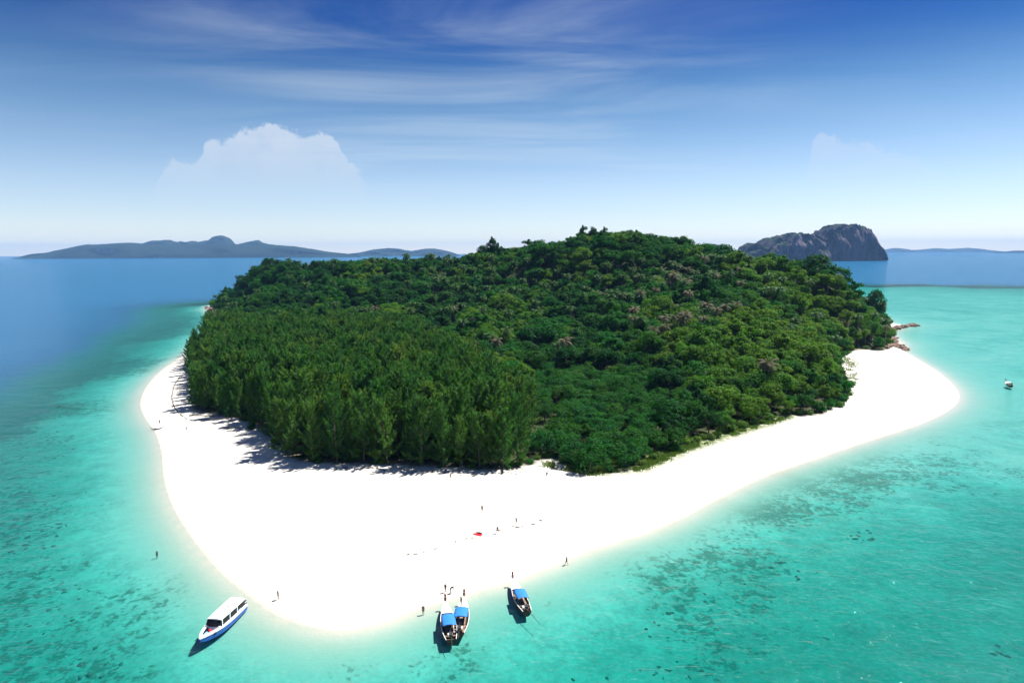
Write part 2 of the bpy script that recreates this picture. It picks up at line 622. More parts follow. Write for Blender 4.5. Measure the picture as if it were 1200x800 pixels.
hgt = nt.m('ADD', nt.m('ADD', nt.m('MULTIPLY', w1, 0.55), nt.m('MULTIPLY', w2, 0.30)), nt.m('MULTIPLY', w3, 0.9))
nw = bump(nt, nt.m('MULTIPLY', hgt, nt.smooth(dep, 0.0, 1.2, 0.15, 1.0)), 1.0, 0.64)
tr = nt.n('ShaderNodeBsdfTransparent')
nt.put(tr.inputs[0], ab.outputs[0])
df = nt.n('ShaderNodeBsdfDiffuse')
nt.put(df.inputs[0], body)
inner = nt.mixsh(murk, tr.outputs[0], df.outputs[0])
gl = nt.n('ShaderNodeBsdfGlossy')
gl.inputs['Roughness'].default_value = 0.05
nt.put(gl.inputs['Normal'], nw)
fr = nt.n('ShaderNodeFresnel')
fr.inputs['IOR'].default_value = 1.27
nt.put(fr.inputs['Normal'], nw)
finish(nt, nt.mixsh(nt.m('MINIMUM', fr.outputs[0], 0.30), inner, gl.outputs[0]))


def sea_z(X, Y):
    Z, ds, dv = height(X, Y)
    return np.zeros_like(X), {'depth': np.maximum(-Z, 0.0)}


me, *_ = grid_mesh('sea', axis(-430, 430, 3.6, -FAR, FAR), axis(70, 910, 3.6, -3000, FAR), sea_z, [m_sea])
sea = tag(link('sea', me), 'clear turquoise sea deepening to blue around the island', None, None, 'structure')


# ------------------------------------------------------------------ far islands and haze
def rock_mat(name, rock_a, rock_b, green, bias):
    m, nt = new_mat(name)
    g = nt.n('ShaderNodeNewGeometry')
    sp = nt.n('ShaderNodeSeparateXYZ')
    nt.put(sp.inputs[0], g.outputs['Normal'])
    mp = nt.n('ShaderNodeMapping')
    mp.inputs['Scale'].default_value = (1, 1, 0.18)
    nt.put(mp.inputs['Vector'], g.outputs['Position'])
    streak = nt.noise(mp.outputs[0], 0.035, 7, 0.7, 0.5)
    rock = nt.mix(nt.smooth(streak, 0.35, 0.68), rock_a, rock_b)
    n2 = nt.noise(g.outputs['Position'], 0.012, 7, 0.65)
    k = nt.smooth(nt.m('ADD', nt.m('MULTIPLY', sp.outputs[2], 1.0), nt.m('SUBTRACT', n2, 0.5)), bias - 0.12, bias + 0.12)
    gr = nt.mix(nt.noise(g.outputs['Position'], 0.05, 5, 0.7), green, tuple(c * 2.0 for c in green))
    nrm = bump(nt, nt.m('ADD', streak, nt.noise(g.outputs['Position'], 0.09, 5, 0.7)), 0.9, 7.0)
    finish(nt, principled(nt, nt.mix(k, rock, gr), 0.95, 0.1, nrm))
    return m


m_karst = rock_mat('karst limestone', (0.040, 0.038, 0.055), (0.21, 0.145, 0.18), (0.014, 0.026, 0.014), 0.70)
m_farhill = rock_mat('far wooded hill', (0.05, 0.05, 0.06), (0.22, 0.21, 0.21), (0.008, 0.017, 0.013), 0.22)


def far_island(name, label, pts, dist, thick, steep, mat, rough, seed, nu=220, nv=56):
    crest = []
    for px, py in pts:
        p = at_depth(px, py, dist)
        crest.append((p.x, max(p.z, -4)))
    crest = np.array(crest)
    us = np.linspace(crest[0, 0], crest[-1, 0], nu)
    prof = np.interp(us, crest[:, 0], crest[:, 1])
    vv = np.linspace(-1, 1, nv)
    U, V = np.meshgrid(us, vv)
    P = np.meshgrid(prof, vv)[0]
    span = crest[-1, 0] - crest[0, 0]
    shift = vnoise(U, U * 0 + 3, span / 9, seed) * 0.5
    fall = np.clip(1 - np.abs(np.clip(V + shift * (1 - np.abs(V)), -1, 1)) ** steep, 0, 1) ** (1 / 1.35)
    Z = P * fall
    nz = vnoise(U, V * thick, span / 14, seed + 1) + 0.6 * vnoise(U, V * thick, span / 36, seed + 2) + 0.4 * vnoise(U, V * thick, span / 90, seed + 3)
    Z = Z + nz * rough * np.clip(P, 0, 400) * (0.25 + np.abs(V)) * np.clip(fall * 4, 0, 1) - 3.0 * (fall <= 0.001)
    taper = np.sin(np.clip((us - us[0]) / span, 0, 1) * math.pi) ** 0.4
    Y = dist + V * thick * (0.35 + 0.65 * np.meshgrid(taper, vv)[0]) + vnoise(U, V * 900, span / 12, seed + 5) * thick * 0.5
    v = np.stack([U.ravel(), Y.ravel(), Z.ravel()], 1)
    i = np.arange(nu * nv).reshape(nv, nu)
    f = np.stack([i[:-1, :-1], i[:-1, 1:], i[1:, 1:], i[1:, :-1]], -1).reshape(-1, 4)
    o = link(name, mesh_np(name, v, f, [mat], smooth=False))
    return tag(o, label, None, None, 'structure')


far_island('far_island', 'long low blue wooded island on the horizon beyond the headland',
           [(24, 301), (40, 297.5), (57, 296), (66, 293.5), (85, 290), (105, 286.8), (130, 286.2), (150, 284.6), (165, 286), (190, 286.5), (215, 286.5), (240, 286.5), (262, 286),
            (285, 286), (300, 285), (325, 287), (345, 288.5), (365, 291.5), (385, 295), (405, 297), (420, 300)], 10000, 420, 1.5, m_farhill, 0.14, 31)
far_island('far_massif', 'blue limestone massif with a rounded peak behind the long far island',
           [(160, 296), (175, 285), (180, 282), (190, 281.2), (200, 281.8), (205, 285), (212, 283), (218, 284.5), (226, 282.2), (232, 284), (238, 282), (246, 281.5), (251, 277.5), (258, 275.3),
            (266, 278), (271, 285), (278, 287), (290, 283), (300, 281), (306, 284), (318, 287), (335, 296)], 11500, 380, 2.6, m_farhill, 0.12, 41)
far_island('far_island', 'pair of low rounded blue islands just above the ridge trees',
           [(395, 299), (420, 296), (438, 292.2), (455, 290.8), (468, 291.5), (482, 294), (497, 291.4), (508, 291), (520, 293), (540, 299)],
           12500, 380, 1.6, m_farhill, 0.12, 51)
far_island('karst_island', 'steep purple grey limestone island with cliffs and a rounded head',
           [(862, 303), (868, 296), (872, 289), (880, 285.3), (887, 287), (892, 289.5), (897, 283), (905, 279.3), (911, 281), (918, 275.2), (926, 274.4), (934, 276), (945, 274),
            (952, 277), (958, 279), (962, 274.5), (966, 268.5), (975, 264.8), (990, 263.6), (1003, 265.2), (1012, 270), (1018, 279), (1023, 290), (1026, 299), (1029, 305)],
           4100, 190, 5.0, m_karst, 0.24, 61, 260, 72)
far_island('karst_islet', 'small dark limestone islet peeping over the forest beside the karst island',
           [(812, 299), (822, 290), (832, 285.6), (842, 287), (850, 287.5), (858, 293), (864, 301)], 4700, 110, 3.0, m_karst, 0.14, 71, 80, 40)
far_island('far_island', 'faint pale hills on the horizon beyond the karst island',
           [(1018, 297), (1036, 293.5), (1047, 290.6), (1060, 292.4), (1078, 292.8), (1096, 290.8), (1110, 292), (1133, 290.4), (1150, 292.6), (1166, 294), (1180, 297)], 21000, 700, 1.6, m_farhill, 0.1, 81, 120, 40)
far_island('far_island', 'thin dark low island on the horizon over the pale shallows',
           [(1158, 297), (1170, 294.6), (1182, 294.8), (1188, 293.6), (1205, 293.8), (1230, 294), (1250, 297)], 14000, 300, 1.6, m_farhill, 0.1, 91, 100, 40)

m_haze = bpy.data.materials.new('sea haze')
m_haze.use_nodes = True
m_haze.node_tree.nodes.clear()
nt = NT(m_haze.node_tree)
pv = nt.n('ShaderNodeVolumePrincipled')
pv.inputs['Color'].default_value = (0.27, 0.55, 1.0, 1)
pv.inputs['Density'].default_value = 3.8e-5
pv.inputs['Anisotropy'].default_value = 0.0
mo = nt.n('ShaderNodeOutputMaterial')
nt.t.links.new(pv.outputs[0], mo.inputs['Volume'])
bm = bmesh.new()
bmesh.ops.create_cube(bm, size=1.0)
for v in bm.verts:
    v.co = Vector((v.co.x * 2 * (FAR + 400), (FAR + 400) if v.co.y > 0 else -3400, 430 if v.co.z > 0 else -45))
me = bpy.data.meshes.new('haze')
bm.to_mesh(me)
bm.free()
me.materials.append(m_haze)
haze = tag(link('haze', me), 'thin pale sea haze over the whole bay', None, None, 'stuff')


# ------------------------------------------------------------------ plants: materials
def leaf_mat(name, dark, light, trans=0.46, rough=0.6):
    m, nt = new_mat(name)
    oi = nt.n('ShaderNodeObjectInfo')
    geo = nt.n('ShaderNodeNewGeometry')
    n1 = nt.noise(geo.outputs['Position'], 0.55, 3, 0.6)
    k = nt.m('ADD', nt.m('MULTIPLY', oi.outputs['Random'], 0.55), nt.m('MULTIPLY', nt.m('SUBTRACT', n1, 0.5), 0.9))
    k = nt.m('ADD', k, nt.m('MULTIPLY', geo.outputs['Random Per Island'], 0.35), clamp=True)
    c = nt.mix(k, dark, light)
    hs = nt.n('ShaderNodeHueSaturation')
    nt.put(hs.inputs['Hue'], nt.m('ADD', 0.5, nt.m('MULTIPLY', nt.m('SUBTRACT', nt.m('FRACT', nt.m('MULTIPLY', oi.outputs['Random'], 7.3)), 0.5), 0.035)))
    nt.put(hs.inputs['Color'], c)
    c = hs.outputs[0]
    p = principled(nt, c, rough, 0.10)
    t = nt.n('ShaderNodeBsdfTranslucent')
    nt.put(t.inputs[0], nt.mix(1.0, c, (1.05, 1.35, 0.55), 'MULTIPLY'))
    finish(nt, nt.mixsh(trans, p, t.outputs[0]))
    return m


def bark_mat(name, a, b):
    m, nt = new_mat(name)
    mp = nt.n('ShaderNodeMapping')
    mp.inputs['Scale'].default_value = (1, 1, 0.25)
    nt.put(mp.inputs['Vector'], nt.n('ShaderNodeTexCoord').outputs['Object'])
    n = nt.noise(mp.outputs[0], 4, 5, 0.7)
    finish(nt, principled(nt, nt.mix(n, a, b), 0.9, 0.1, bump(nt, n, 0.6, 0.05)))
    return m


m_bark = bark_mat('grey brown bark', (0.07, 0.055, 0.04), (0.20, 0.17, 0.14))
m_palmbark = bark_mat('pale palm bark', (0.16, 0.13, 0.10), (0.34, 0.30, 0.25))
L_CAS = [leaf_mat('casuarina needles', (0.030, 0.104, 0.024), (0.092, 0.200, 0.042), 0.46, 0.6),
         leaf_mat('olive casuarina needles', (0.052, 0.130, 0.026), (0.155, 0.240, 0.050), 0.46, 0.6)]
L_BRD = {'dark': leaf_mat('dark green leaves', (0.009, 0.048, 0.010), (0.028, 0.115, 0.020)),
         'mid': leaf_mat('mid green leaves', (0.014, 0.080, 0.012), (0.045, 0.165, 0.022)),
         'yellow': leaf_mat('yellow green leaves', (0.042, 0.122, 0.012), (0.125, 0.225, 0.024)),
         'shrub': leaf_mat('bright shrub leaves', (0.012, 0.072, 0.014), (0.040, 0.150, 0.024))}
L_PALM = [leaf_mat('palm fronds', (0.018, 0.060, 0.012), (0.06, 0.125, 0.026), 0.25, 0.5),
          leaf_mat('dry palm fronds', (0.075, 0.075, 0.042), (0.17, 0.15, 0.10), 0.2, 0.7)]
m_grass = leaf_mat('beach grass', (0.07, 0.12, 0.025), (0.20, 0.24, 0.07), 0.4, 0.6)


# ------------------------------------------------------------------ plants: shapes
def unit(v):
    return v / np.maximum(np.linalg.norm(v, axis=-1, keepdims=True), 1e-9)


def diamonds(c, d, n, ln, wd):
    """leaf-shaped four-cornered faces: centre c, long axis d, face normal n"""
    d = unit(d)
    s = unit(np.cross(n, d))
    ln, wd = ln[:, None] * 0.5, wd[:, None] * 0.5
    k = len(c)
    v = np.stack([c - d * ln, c + s * wd - d * ln * 0.1, c + d * ln, c - s * wd - d * ln * 0.1], 1).reshape(-1, 3)
    return v, np.arange(4 * k).reshape(k, 4)


def tube(path, rad, sides=6):
    path = np.asarray(path, float)
    V, F = [], []
    for i, p in enumerate(path):
        t = path[min(i + 1, len(path) - 1)] - path[max(i - 1, 0)]
        t = t / max(np.linalg.norm(t), 1e-9)
        a = np.cross(t, (0.3, 0.9, 0.2))
        a = a / np.linalg.norm(a)
        b = np.cross(t, a)
        for k in range(sides):
            q = 2 * math.pi * k / sides
            V.append(p + (a * math.cos(q) + b * math.sin(q)) * rad[i])
    for i in range(len(path) - 1):
        for k in range(sides):
            F.append([i * sides + k, i * sides + (k + 1) % sides, (i + 1) * sides + (k + 1) % sides, (i + 1) * sides + k])
    F.append(list(range(sides))[::-1])
    F.append([(len(path) - 1) * sides + k for k in range(sides)])
    return np.array(V), F


class Geo:
    def __init__(self):
        self.v, self.f, self.n = [], [], 0

    def add(self, v, f):
        self.v.append(np.asarray(v, float))
        self.f += [[i + self.n for i in q] for q in (f.tolist() if isinstance(f, np.ndarray) else f)]
        self.n += len(v)
        return self

    def verts(self):
        return np.concatenate(self.v)


def rdir(n, g):
    return unit(g.normal(size=(n, 3)))


def broadleaf(seed, R_=4.2, H=11.0, flat=0.75, lobes=26, per=95, leaf=0.62, low=-0.6):
    """crown of leafy lobes over a forked trunk"""
    g = np.random.default_rng(seed)
    tr, cr = Geo(), Geo()
    ctr = np.array([0, 0, H - R_ * flat])
    lean = g.normal(size=2) * 0.35
    tp = [(0, 0, -1.2), (0.05, 0, 0), (lean[0] * .5, lean[1] * .5, ctr[2] * .45), (lean[0], lean[1], ctr[2] * .8)]
    v, f = tube(tp, [0.34, 0.26, 0.20, 0.15], 6)
    tr.add(v, f)
    for i in range(lobes):
        while True:
            d = rdir(1, g)[0]
            if d[2] > low:
                break
        rr = R_ * g.uniform(0.50, 0.98) * (1 + 0.18 * math.sin(3 * math.atan2(d[1], d[0]) + seed))
        c = ctr + d * rr * np.array([1, 1, flat])
        lr = R_ * g.uniform(0.22, 0.46)
        if i % 4 == 0:
            mid = (np.array(tp[-1]) + c) / 2 + (0, 0, -0.3)
            v, f = tube([tp[-1], mid, c], [0.12, 0.08, 0.03], 5)
            tr.add(v, f)
        n = int(per * g.uniform(0.7, 1.25))
        q = rdir(n, g)
        q[:, 2] = q[:, 2] * 0.8 + 0.18
        q = unit(q)
        p = c + q * lr * g.uniform(0.62, 1.10, (n, 1)) * np.array([1, 1, 0.78])
        nn = unit(q * 0.75 + np.array([0, 0, 0.35]) + g.normal(size=(n, 3)) * 0.42)
        dd = np.cross(nn, g.normal(size=(n, 3)))
        v, f = diamonds(p, dd, nn, leaf * g.uniform(0.7, 1.5, n), leaf * g.uniform(0.45, 0.85, n))
        cr.add(v, f)
    return tr, cr


def casuarina(seed, H=20.0, W=3.6, branches=46, per=64):
    """upright plumes of needles swept up from a straight trunk"""
    g = np.random.default_rng(seed)
    tr, cr = Geo(), Geo()
    lean = g.normal(size=2) * 0.5
    ax = lambda h: np.array([lean[0] * (h / H) ** 2, lean[1] * (h / H) ** 2, h])
    v, f = tube([ax(h) if h > 0 else np.array([0, 0, h]) for h in (-1.2, 0, 4, 9, 14, H - 0.5)], [0.30, 0.24, 0.20, 0.15, 0.09, 0.02], 6)
    tr.add(v, f)
    for i in range(branches + 1):
        rel = 0.05 + 0.90 * ((i + g.random()) / branches) ** 1.05
        rel = min(rel, 0.97)
        h = H * rel
        L = W * (0.45 + 0.95 * math.sin(min(1, (1 - rel) * 1.12 + 0.10) * math.pi * 0.66)) * g.uniform(0.6, 1.25)
        a = 2.4 * i + g.uniform(-0.5, 0.5)
        e = R(g.uniform(16, 44)) + 0.38 * rel
        if rel < 0.2:
            e -= 0.35
        if i == branches:
            h, e, L = H * 0.86, R(86), H * 0.15
        d = np.array([math.cos(a) * math.cos(e), math.sin(a) * math.cos(e), math.sin(e)])
        o = ax(h) - np.array([0, 0, L * 0.35 * math.sin(e)])
        if i % 2 == 0 and L > 1.4:
            v, f = tube([o, o + d * L * 0.8], [0.05, 0.015], 4)
            tr.add(v, f)
        n = int(per * (0.45 + 0.65 * L / W))
        t = g.uniform(0.12, 1.0, n) ** 0.75
        w = (0.20 + 0.55 * np.sin(np.clip(t * 1.05, 0, 1) * math.pi))[:, None] * min(1.0, L / 2.6)
        curl = np.array([0, 0, 0.30 * L])
        off = rdir(n, g) * w * g.uniform(0.3, 1.0, (n, 1))
        p = o + d * (L * t)[:, None] + curl * (t ** 2)[:, None] + off
        p[:, 2] = np.maximum(p[:, 2], 0.9)
        nd = unit(d * 0.7 + off * 0.9 + g.normal(size=(n, 3)) * 0.45 + np.array([0, 0, 0.15]))
        nn = unit(off * 0.8 + np.array([d[0] * 0.5, d[1] * 0.5, 0.9]) * 0.7 + g.normal(size=(n, 3)) * 0.35)
        v, f = diamonds(p, nd, nn, g.uniform(0.7, 1.4, n), g.uniform(0.13, 0.30, n))
        cr.add(v, f)
    return tr, cr


def palm(seed, H=11.0, fronds=22):
    g = np.random.default_rng(seed)
    tr, cr = Geo(), Geo()
    lean = g.normal(size=2) * 1.1
    hs = np.array([-1.0, 0, 0.3, 0.6, 0.85, 1.0])
    path = [(lean[0] * max(h, 0) ** 1.6, lean[1] * max(h, 0) ** 1.6, h * H if h > 0 else h) for h in hs]
    v, f = tube(path, [0.26, 0.22, 0.17, 0.15, 0.14, 0.13], 7)
    tr.add(v, f)
    top = np.array(path[-1])
    for i in range(fronds):
        a = 2.4 * i + g.uniform(-.2, .2)
        e0 = R(75 - 100 * (i / fronds) + g.uniform(-8, 8))
        L = g.uniform(3.2, 4.3)
        pts, p, e = [top], top.copy(), e0
        for k in range(8):
            d = np.array([math.cos(a) * math.cos(e), math.sin(a) * math.cos(e), math.sin(e)])
            p = p + d * L / 8
            pts.append(p.copy())
            e -= R(13)
        pts = np.array(pts)
        v, f = tube(pts[::2], [0.05, 0.04, 0.03, 0.02, 0.01], 3)
        cr.add(v, f)
        for k in range(1, 9):
            dk = unit(pts[k] - pts[k - 1])
            side = unit(np.cross(dk, (0, 0, 1.0)))
            for s in (-1, 1):
                for u in (0, 0.5):
                    b = pts[k - 1] + (pts[k] - pts[k - 1]) * u
                    ll = 0.95 * math.sin(min(1, (k + u) / 8.6) * math.pi * 0.8 + 0.35)
                    tip = b + side * s * ll * 0.8 + dk * ll * 0.55 - np.array([0, 0, ll * 0.42])
                    w = dk * 0.12
                    cr.add([b - w, b + w, tip + w * .3, tip - w * .3], [[0, 1, 2, 3]])
    return tr, cr


def shrub(seed, R_=2.4, lobes=12, per=70, leaf=0.42):
    g = np.random.default_rng(seed)
    tr, cr = Geo(), Geo()
    for k in range(4):
        a = k * 1.6 + g.uniform(0, .6)
        v, f = tube([(0, 0, -0.5), (0.2 * math.cos(a), 0.2 * math.sin(a), 0.5), (0.9 * math.cos(a), 0.9 * math.sin(a), 1.5)], [0.09, 0.06, 0.02], 5)
        tr.add(v, f)
    for i in range(lobes):
        d = rdir(1, g)[0]
        d[2] = abs(d[2])
        c = d * R_ * g.uniform(0.3, 0.8) * np.array([1, 1, 0.75]) + (0, 0, 0.5)
        lr = R_ * g.uniform(0.28, 0.45)
        q = rdir(per, g)
        q[:, 2] = q[:, 2] * 0.8 + 0.15
        p = c + unit(q) * lr * g.uniform(0.6, 1.12, (per, 1))
        p[:, 2] = np.maximum(p[:, 2], 0.08)
        nn = unit(q * 0.7 + np.array([0, 0, 0.35]) + g.normal(size=(per, 3)) * 0.45)
        v, f = diamonds(p, np.cross(nn, g.normal(size=(per, 3))), nn, leaf * g.uniform(0.7, 1.6, per), leaf * g.uniform(0.4, 0.8, per))
        cr.add(v, f)
    return tr, cr


# each kind: list of variants (trunk mesh, crown mesh, combined mesh for the forest mass)
def kind_meshes(name, pairs, bark, leaf):
    out = []
    for tr, cr in pairs:
        a = mesh_np(name + '_trunk', tr.verts(), tr.f, [bark], smooth=True)
        b = mesh_np(name + '_crown', cr.verts(), cr.f, [leaf])
        g = Geo().add(tr.verts(), tr.f).add(cr.verts(), cr.f)
        mi = [0] * len(tr.f) + [1] * len(cr.f)
        c = mesh_np(name, g.verts(), g.f, [bark, leaf], midx=mi)
        out.append((a, b, c))
    return out


cas_pairs = [casuarina(100 + i, H=h, W=w) for i, (h, w) in enumerate([(20, 3.5), (21.5, 3.2), (18.5, 3.8), (20.5, 3.0)])]
brd_pairs = [broadleaf(200, 4.2, 10.5, 0.92, 30), broadleaf(201, 4.8, 10.5, 0.80, 34), broadleaf(202, 3.7, 11.5, 1.15, 30), broadleaf(203, 4.4, 9.5, 0.88, 36, 80)]
KIND = {
    'casuarina': kind_meshes('casuarina', cas_pairs, m_bark, L_CAS[0]),
    'round': kind_meshes('round_broadleaf', [broadleaf(220, 4.6, 9.0, 1.0, 40, 90, 0.6, -0.8)], m_bark, L_BRD['dark']),
    'olive': kind_meshes('olive_casuarina', cas_pairs[:3], m_bark, L_CAS[1]),
    'dark': kind_meshes('dark_broadleaf', brd_pairs, m_bark, L_BRD['dark']),
    'mid': kind_meshes('mid_broadleaf', brd_pairs, m_bark, L_BRD['mid']),
    'yellow': kind_meshes('yellow_broadleaf', brd_pairs[:3], m_bark, L_BRD['yellow']),
    'low': kind_meshes('low_broadleaf', [broadleaf(210, 4.6, 6.2, 0.62, 34, 85, 0.5), broadleaf(211, 4.2, 6.8, 0.7, 30, 85, 0.5)], m_bark, L_BRD['shrub']),
    'shrub': kind_meshes('shrub', [shrub(300), shrub(301), shrub(302, 2.0)], m_bark, L_BRD['shrub']),
    'dryshrub': kind_meshes('olive_shrub', [shrub(303), shrub(304, 2.1)], m_bark, L_CAS[1]),
    'palm': kind_meshes('palm', [palm(400), palm(401, 12.5), palm(402, 9.5, 18)], m_palmbark, L_PALM[0]),
    'drypalm': kind_meshes('dry_palm', [palm(403), palm(404, 12, 16)], m_palmbark, L_PALM[1]),
}
HT = {'round': 9.0, 'casuarina': 20, 'olive': 20, 'dark': 11, 'mid': 11, 'yellow': 11, 'low': 6.2, 'shrub': 2.4, 'dryshrub': 2.4, 'palm': 12.5, 'drypalm': 12.5}
CW = {'round': 4.6, 'casuarina': 3.4, 'olive': 3.4, 'dark': 4.4, 'mid': 4.4, 'yellow': 4.4, 'low': 4.4, 'shrub': 2.4, 'dryshrub': 2.4, 'palm': 3.6, 'drypalm': 3.6}

# ------------------------------------------------------------------ plants: where they stand
def scatter(spacing, x0, x1, y0, y1, seed, jit=0.42):
    g = np.random.default_rng(seed)
    a, b = np.meshgrid(np.arange(x0, x1, spacing), np.arange(y0, y1, spacing))
    b = b + ((np.arange(a.shape[1]) % 2) * spacing / 2)[None, :]
    p = np.stack([a.ravel(), b.ravel()], 1)
    return p + g.uniform(-jit, jit, p.shape) * spacing


plants = []      # (x, y, kind, scale)
P = scatter(4.7, -260, 30, 160, 480, 21)
dG = sdf(GROVE, P[:, 0], P[:, 1])
dS = sdf(SHORE, P[:, 0], P[:, 1])
for (x, y), d, s in zip(P, dG, dS):
    if d > 0.3 and s > 6:
        edge = d < 7
        k = 'olive' if random.random() < (0.42 if edge else 0.16) else 'casuarina'
        sc = random.uniform(0.70, 1.14) * (0.93 if edge else 1.0)
        if x < -105 and edge:
            sc *= 0.74
        plants.append((x, y, k, sc))
P = scatter(6.3, -380, 380, 180, 780, 22)
dG = sdf(GROVE, P[:, 0], P[:, 1])
dV = sdf(VEG, P[:, 0], P[:, 1])
dS = sdf(SHORE, P[:, 0], P[:, 1])
PZ = hz(P[:, 0], P[:, 1])
spec = vnoise(P[:, 0], P[:, 1], 42, 51) + 0.6 * vnoise(P[:, 0], P[:, 1], 17, 52)
for (x, y), dg, dv, ds, z, sp in zip(P, dG, dV, dS, PZ, spec):
    inl = min(dv, ds - 3)
    if dg > -3.0 or inl < 1.5:
        continue
    px, py = project(x, y, z)
    front = dv < 22 and 620 < px < 800
    scrub = (615 < px < 775 and py > 440)
    if scrub:
        k = 'low' if random.random() < 0.75 else 'mid'
        sc = random.uniform(0.7, 1.1)
        if k == 'mid':
            sc *= 0.6
    else:
        yel = sp + (0.46 if px > 840 else 0.08) + (0.10 if 640 < px < 830 and y > 470 else 0) - (0.25 if px < 420 else 0)
        r = random.random()
        dry = 0.10 if 740 < px < 880 and 320 < y < 480 else 0.006
        pal = 0.0 if z > 46 else 0.18 if (y > 400 and 480 < px < 840) else 0.07 if y > 330 else 0.0
        if r < dry:
            k = 'drypalm'
        elif r < dry + pal:
            k = 'palm'
        else:
            v = yel + random.uniform(-0.28, 0.28)
            k = 'yellow' if v > 0.36 else 'mid' if v > -0.02 else 'dark'
        sc = random.uniform(0.62, 1.20)
        if random.random() < 0.10:
            sc *= 1.35
        if inl < 10:
            sc *= 0.72
        if k in ('palm', 'drypalm'):
            sc = random.uniform(0.95, 1.25)
    plants.append((x, y, k, sc))
# shrubs along the edge of the sand
for poly, n in ((VEG, 0),):
    L = np.concatenate([poly, poly[:1]])
    for a, b in zip(L[:-1], L[1:]):
        if min(a[1], b[1]) > 470:
            continue
        m = int(max(1, np.linalg.norm(b - a) / 3.0))
        for k in range(m):
            p = a + (b - a) * (k + random.random()) / m
            px, py = project(p[0], p[1], 2)
            nrm_ = np.array([0, 1.0])
            q = p + np.array([random.uniform(-1.5, 1.5), random.uniform(1.0, 5.5)])
            if px < 230 or (px < 610 and random.random() < 0.45):
                continue
            if px >= 1000:
                q[0] -= random.uniform(1, 5)
            kk = 'dryshrub' if (random.random() < 0.28 or 800 < px < 930) else 'shrub'
            plants.append((q[0], q[1], kk, random.uniform(0.5, 1.15) * (1.25 if px > 780 else 0.8)))
# trees that stand out on their own
special = []


def stand_out(px, ytop, Y, kind, sc_w, label, variant=0, name='broadleaf_tree'):
    """a tree rooted on the ground at distance Y whose top reaches photo row ytop"""
    t = at_depth(px, ytop, Y)
    gz = float(hz(t.x, Y)[0])
    special.append((t.x, Y, gz, kind, max(t.z - gz, 4) / HT[kind], sc_w, label, variant, name))


stand_out(1026, 338, 548, 'round', 0.62, 'lone round dark tree standing clear of the slope above the rocky point', 2)
stand_out(850, 285, 500, 'round', 0.85, 'dome shaped dark tree breaking the skyline beside the karst islet', 2)
stand_out(957, 297, 455, 'round', 1.1, 'broad grey green rounded tree on the crest before the karst island', 1)
stand_out(578, 280, 588, 'dark', 0.62, 'tall dark tree with a small top tuft on the middle ridge', 2)
stand_out(568, 286, 590, 'dark', 0.85, 'wide dark tree beside the tufted ridge tree', 0)
stand_out(684, 266, 562, 'dark', 0.55, 'slim grey green emergent tree on the summit, outermost of three', 2)
stand_out(696, 265.5, 562, 'dark', 0.55, 'slim grey green emergent tree on the summit, middle of three', 0)
stand_out(709, 267.5, 560, 'dark', 0.5, 'slim emergent tree on the summit, innermost of three', 2)
stand_out(738, 268.5, 556, 'round', 0.7, 'dark bushy tree at the top of the hill', 1)
stand_out(801, 274, 545, 'mid', 0.5, 'thin flat topped tree on the summit shoulder', 1)
stand_out(318, 300, 705, 'dark', 0.95, 'tall spreading dark tree crowning the far headland', 1)
stand_out(336, 304, 700, 'dark', 0.85, 'round dark tree beside the spreading headland tree', 0)
stand_out(283, 321, 742, 'dark', 0.7, 'leaning flat topped tree low on the far headland', 1)
stand_out(307, 311, 712, 'dark', 0.55, 'small dark tree in front of the spreading headland tree', 2)

plants_a = np.array([(p[0], p[1]) for p in plants])
pz = hz(plants_a[:, 0], plants_a[:, 1])

# which plants show: march the sight line over a canopy raster
CELL = 4.0
cxs, cys = np.arange(-400, 400, CELL), np.arange(100, 900, CELL)
canopy = np.zeros((len(cys), len(cxs)))
cgx, cgy = np.meshgrid(cxs + CELL / 2, cys + CELL / 2)
canopy[:] = hz(cgx.ravel(), cgy.ravel()).reshape(cgx.shape)
for (x, y, k, sc), z in zip(plants, pz):
    r = CW[k] * sc * 0.75
    i0, i1 = int((x - r + 400) / CELL), int((x + r + 400) / CELL)
    j0, j1 = int((y - r - 100) / CELL), int((y + r - 100) / CELL)
    sub = canopy[max(j0, 0):j1 + 1, max(i0, 0):i1 + 1]
    np.maximum(sub, z + HT[k] * sc * 0.82, out=sub)
score = []
for (x, y, k, sc), z in zip(plants, pz):
    D = math.hypot(x, y)
    top = (z + HT[k] * sc - CAM_H) / D
    base = (z - CAM_H) / D
    t = np.arange(120, max(D - 5.0, 125), 4.0) / D
    ii = np.clip(((x * t + 400) / CELL).astype(int), 0, len(cxs) - 1)
    jj = np.clip(((y * t - 100) / CELL).astype(int), 0, len(cys) - 1)
    occ = ((canopy[jj, ii] - CAM_H) / (t * D)).max()
    vis = max(0.0, top - max(base, occ))
    px, py = project(x, y, z + HT[k] * sc * .7)
    if not (-10 < px < 1210):
        vis = 0
    score.append(vis * CW[k] * sc / D * 1e4)
score = np.array(score)

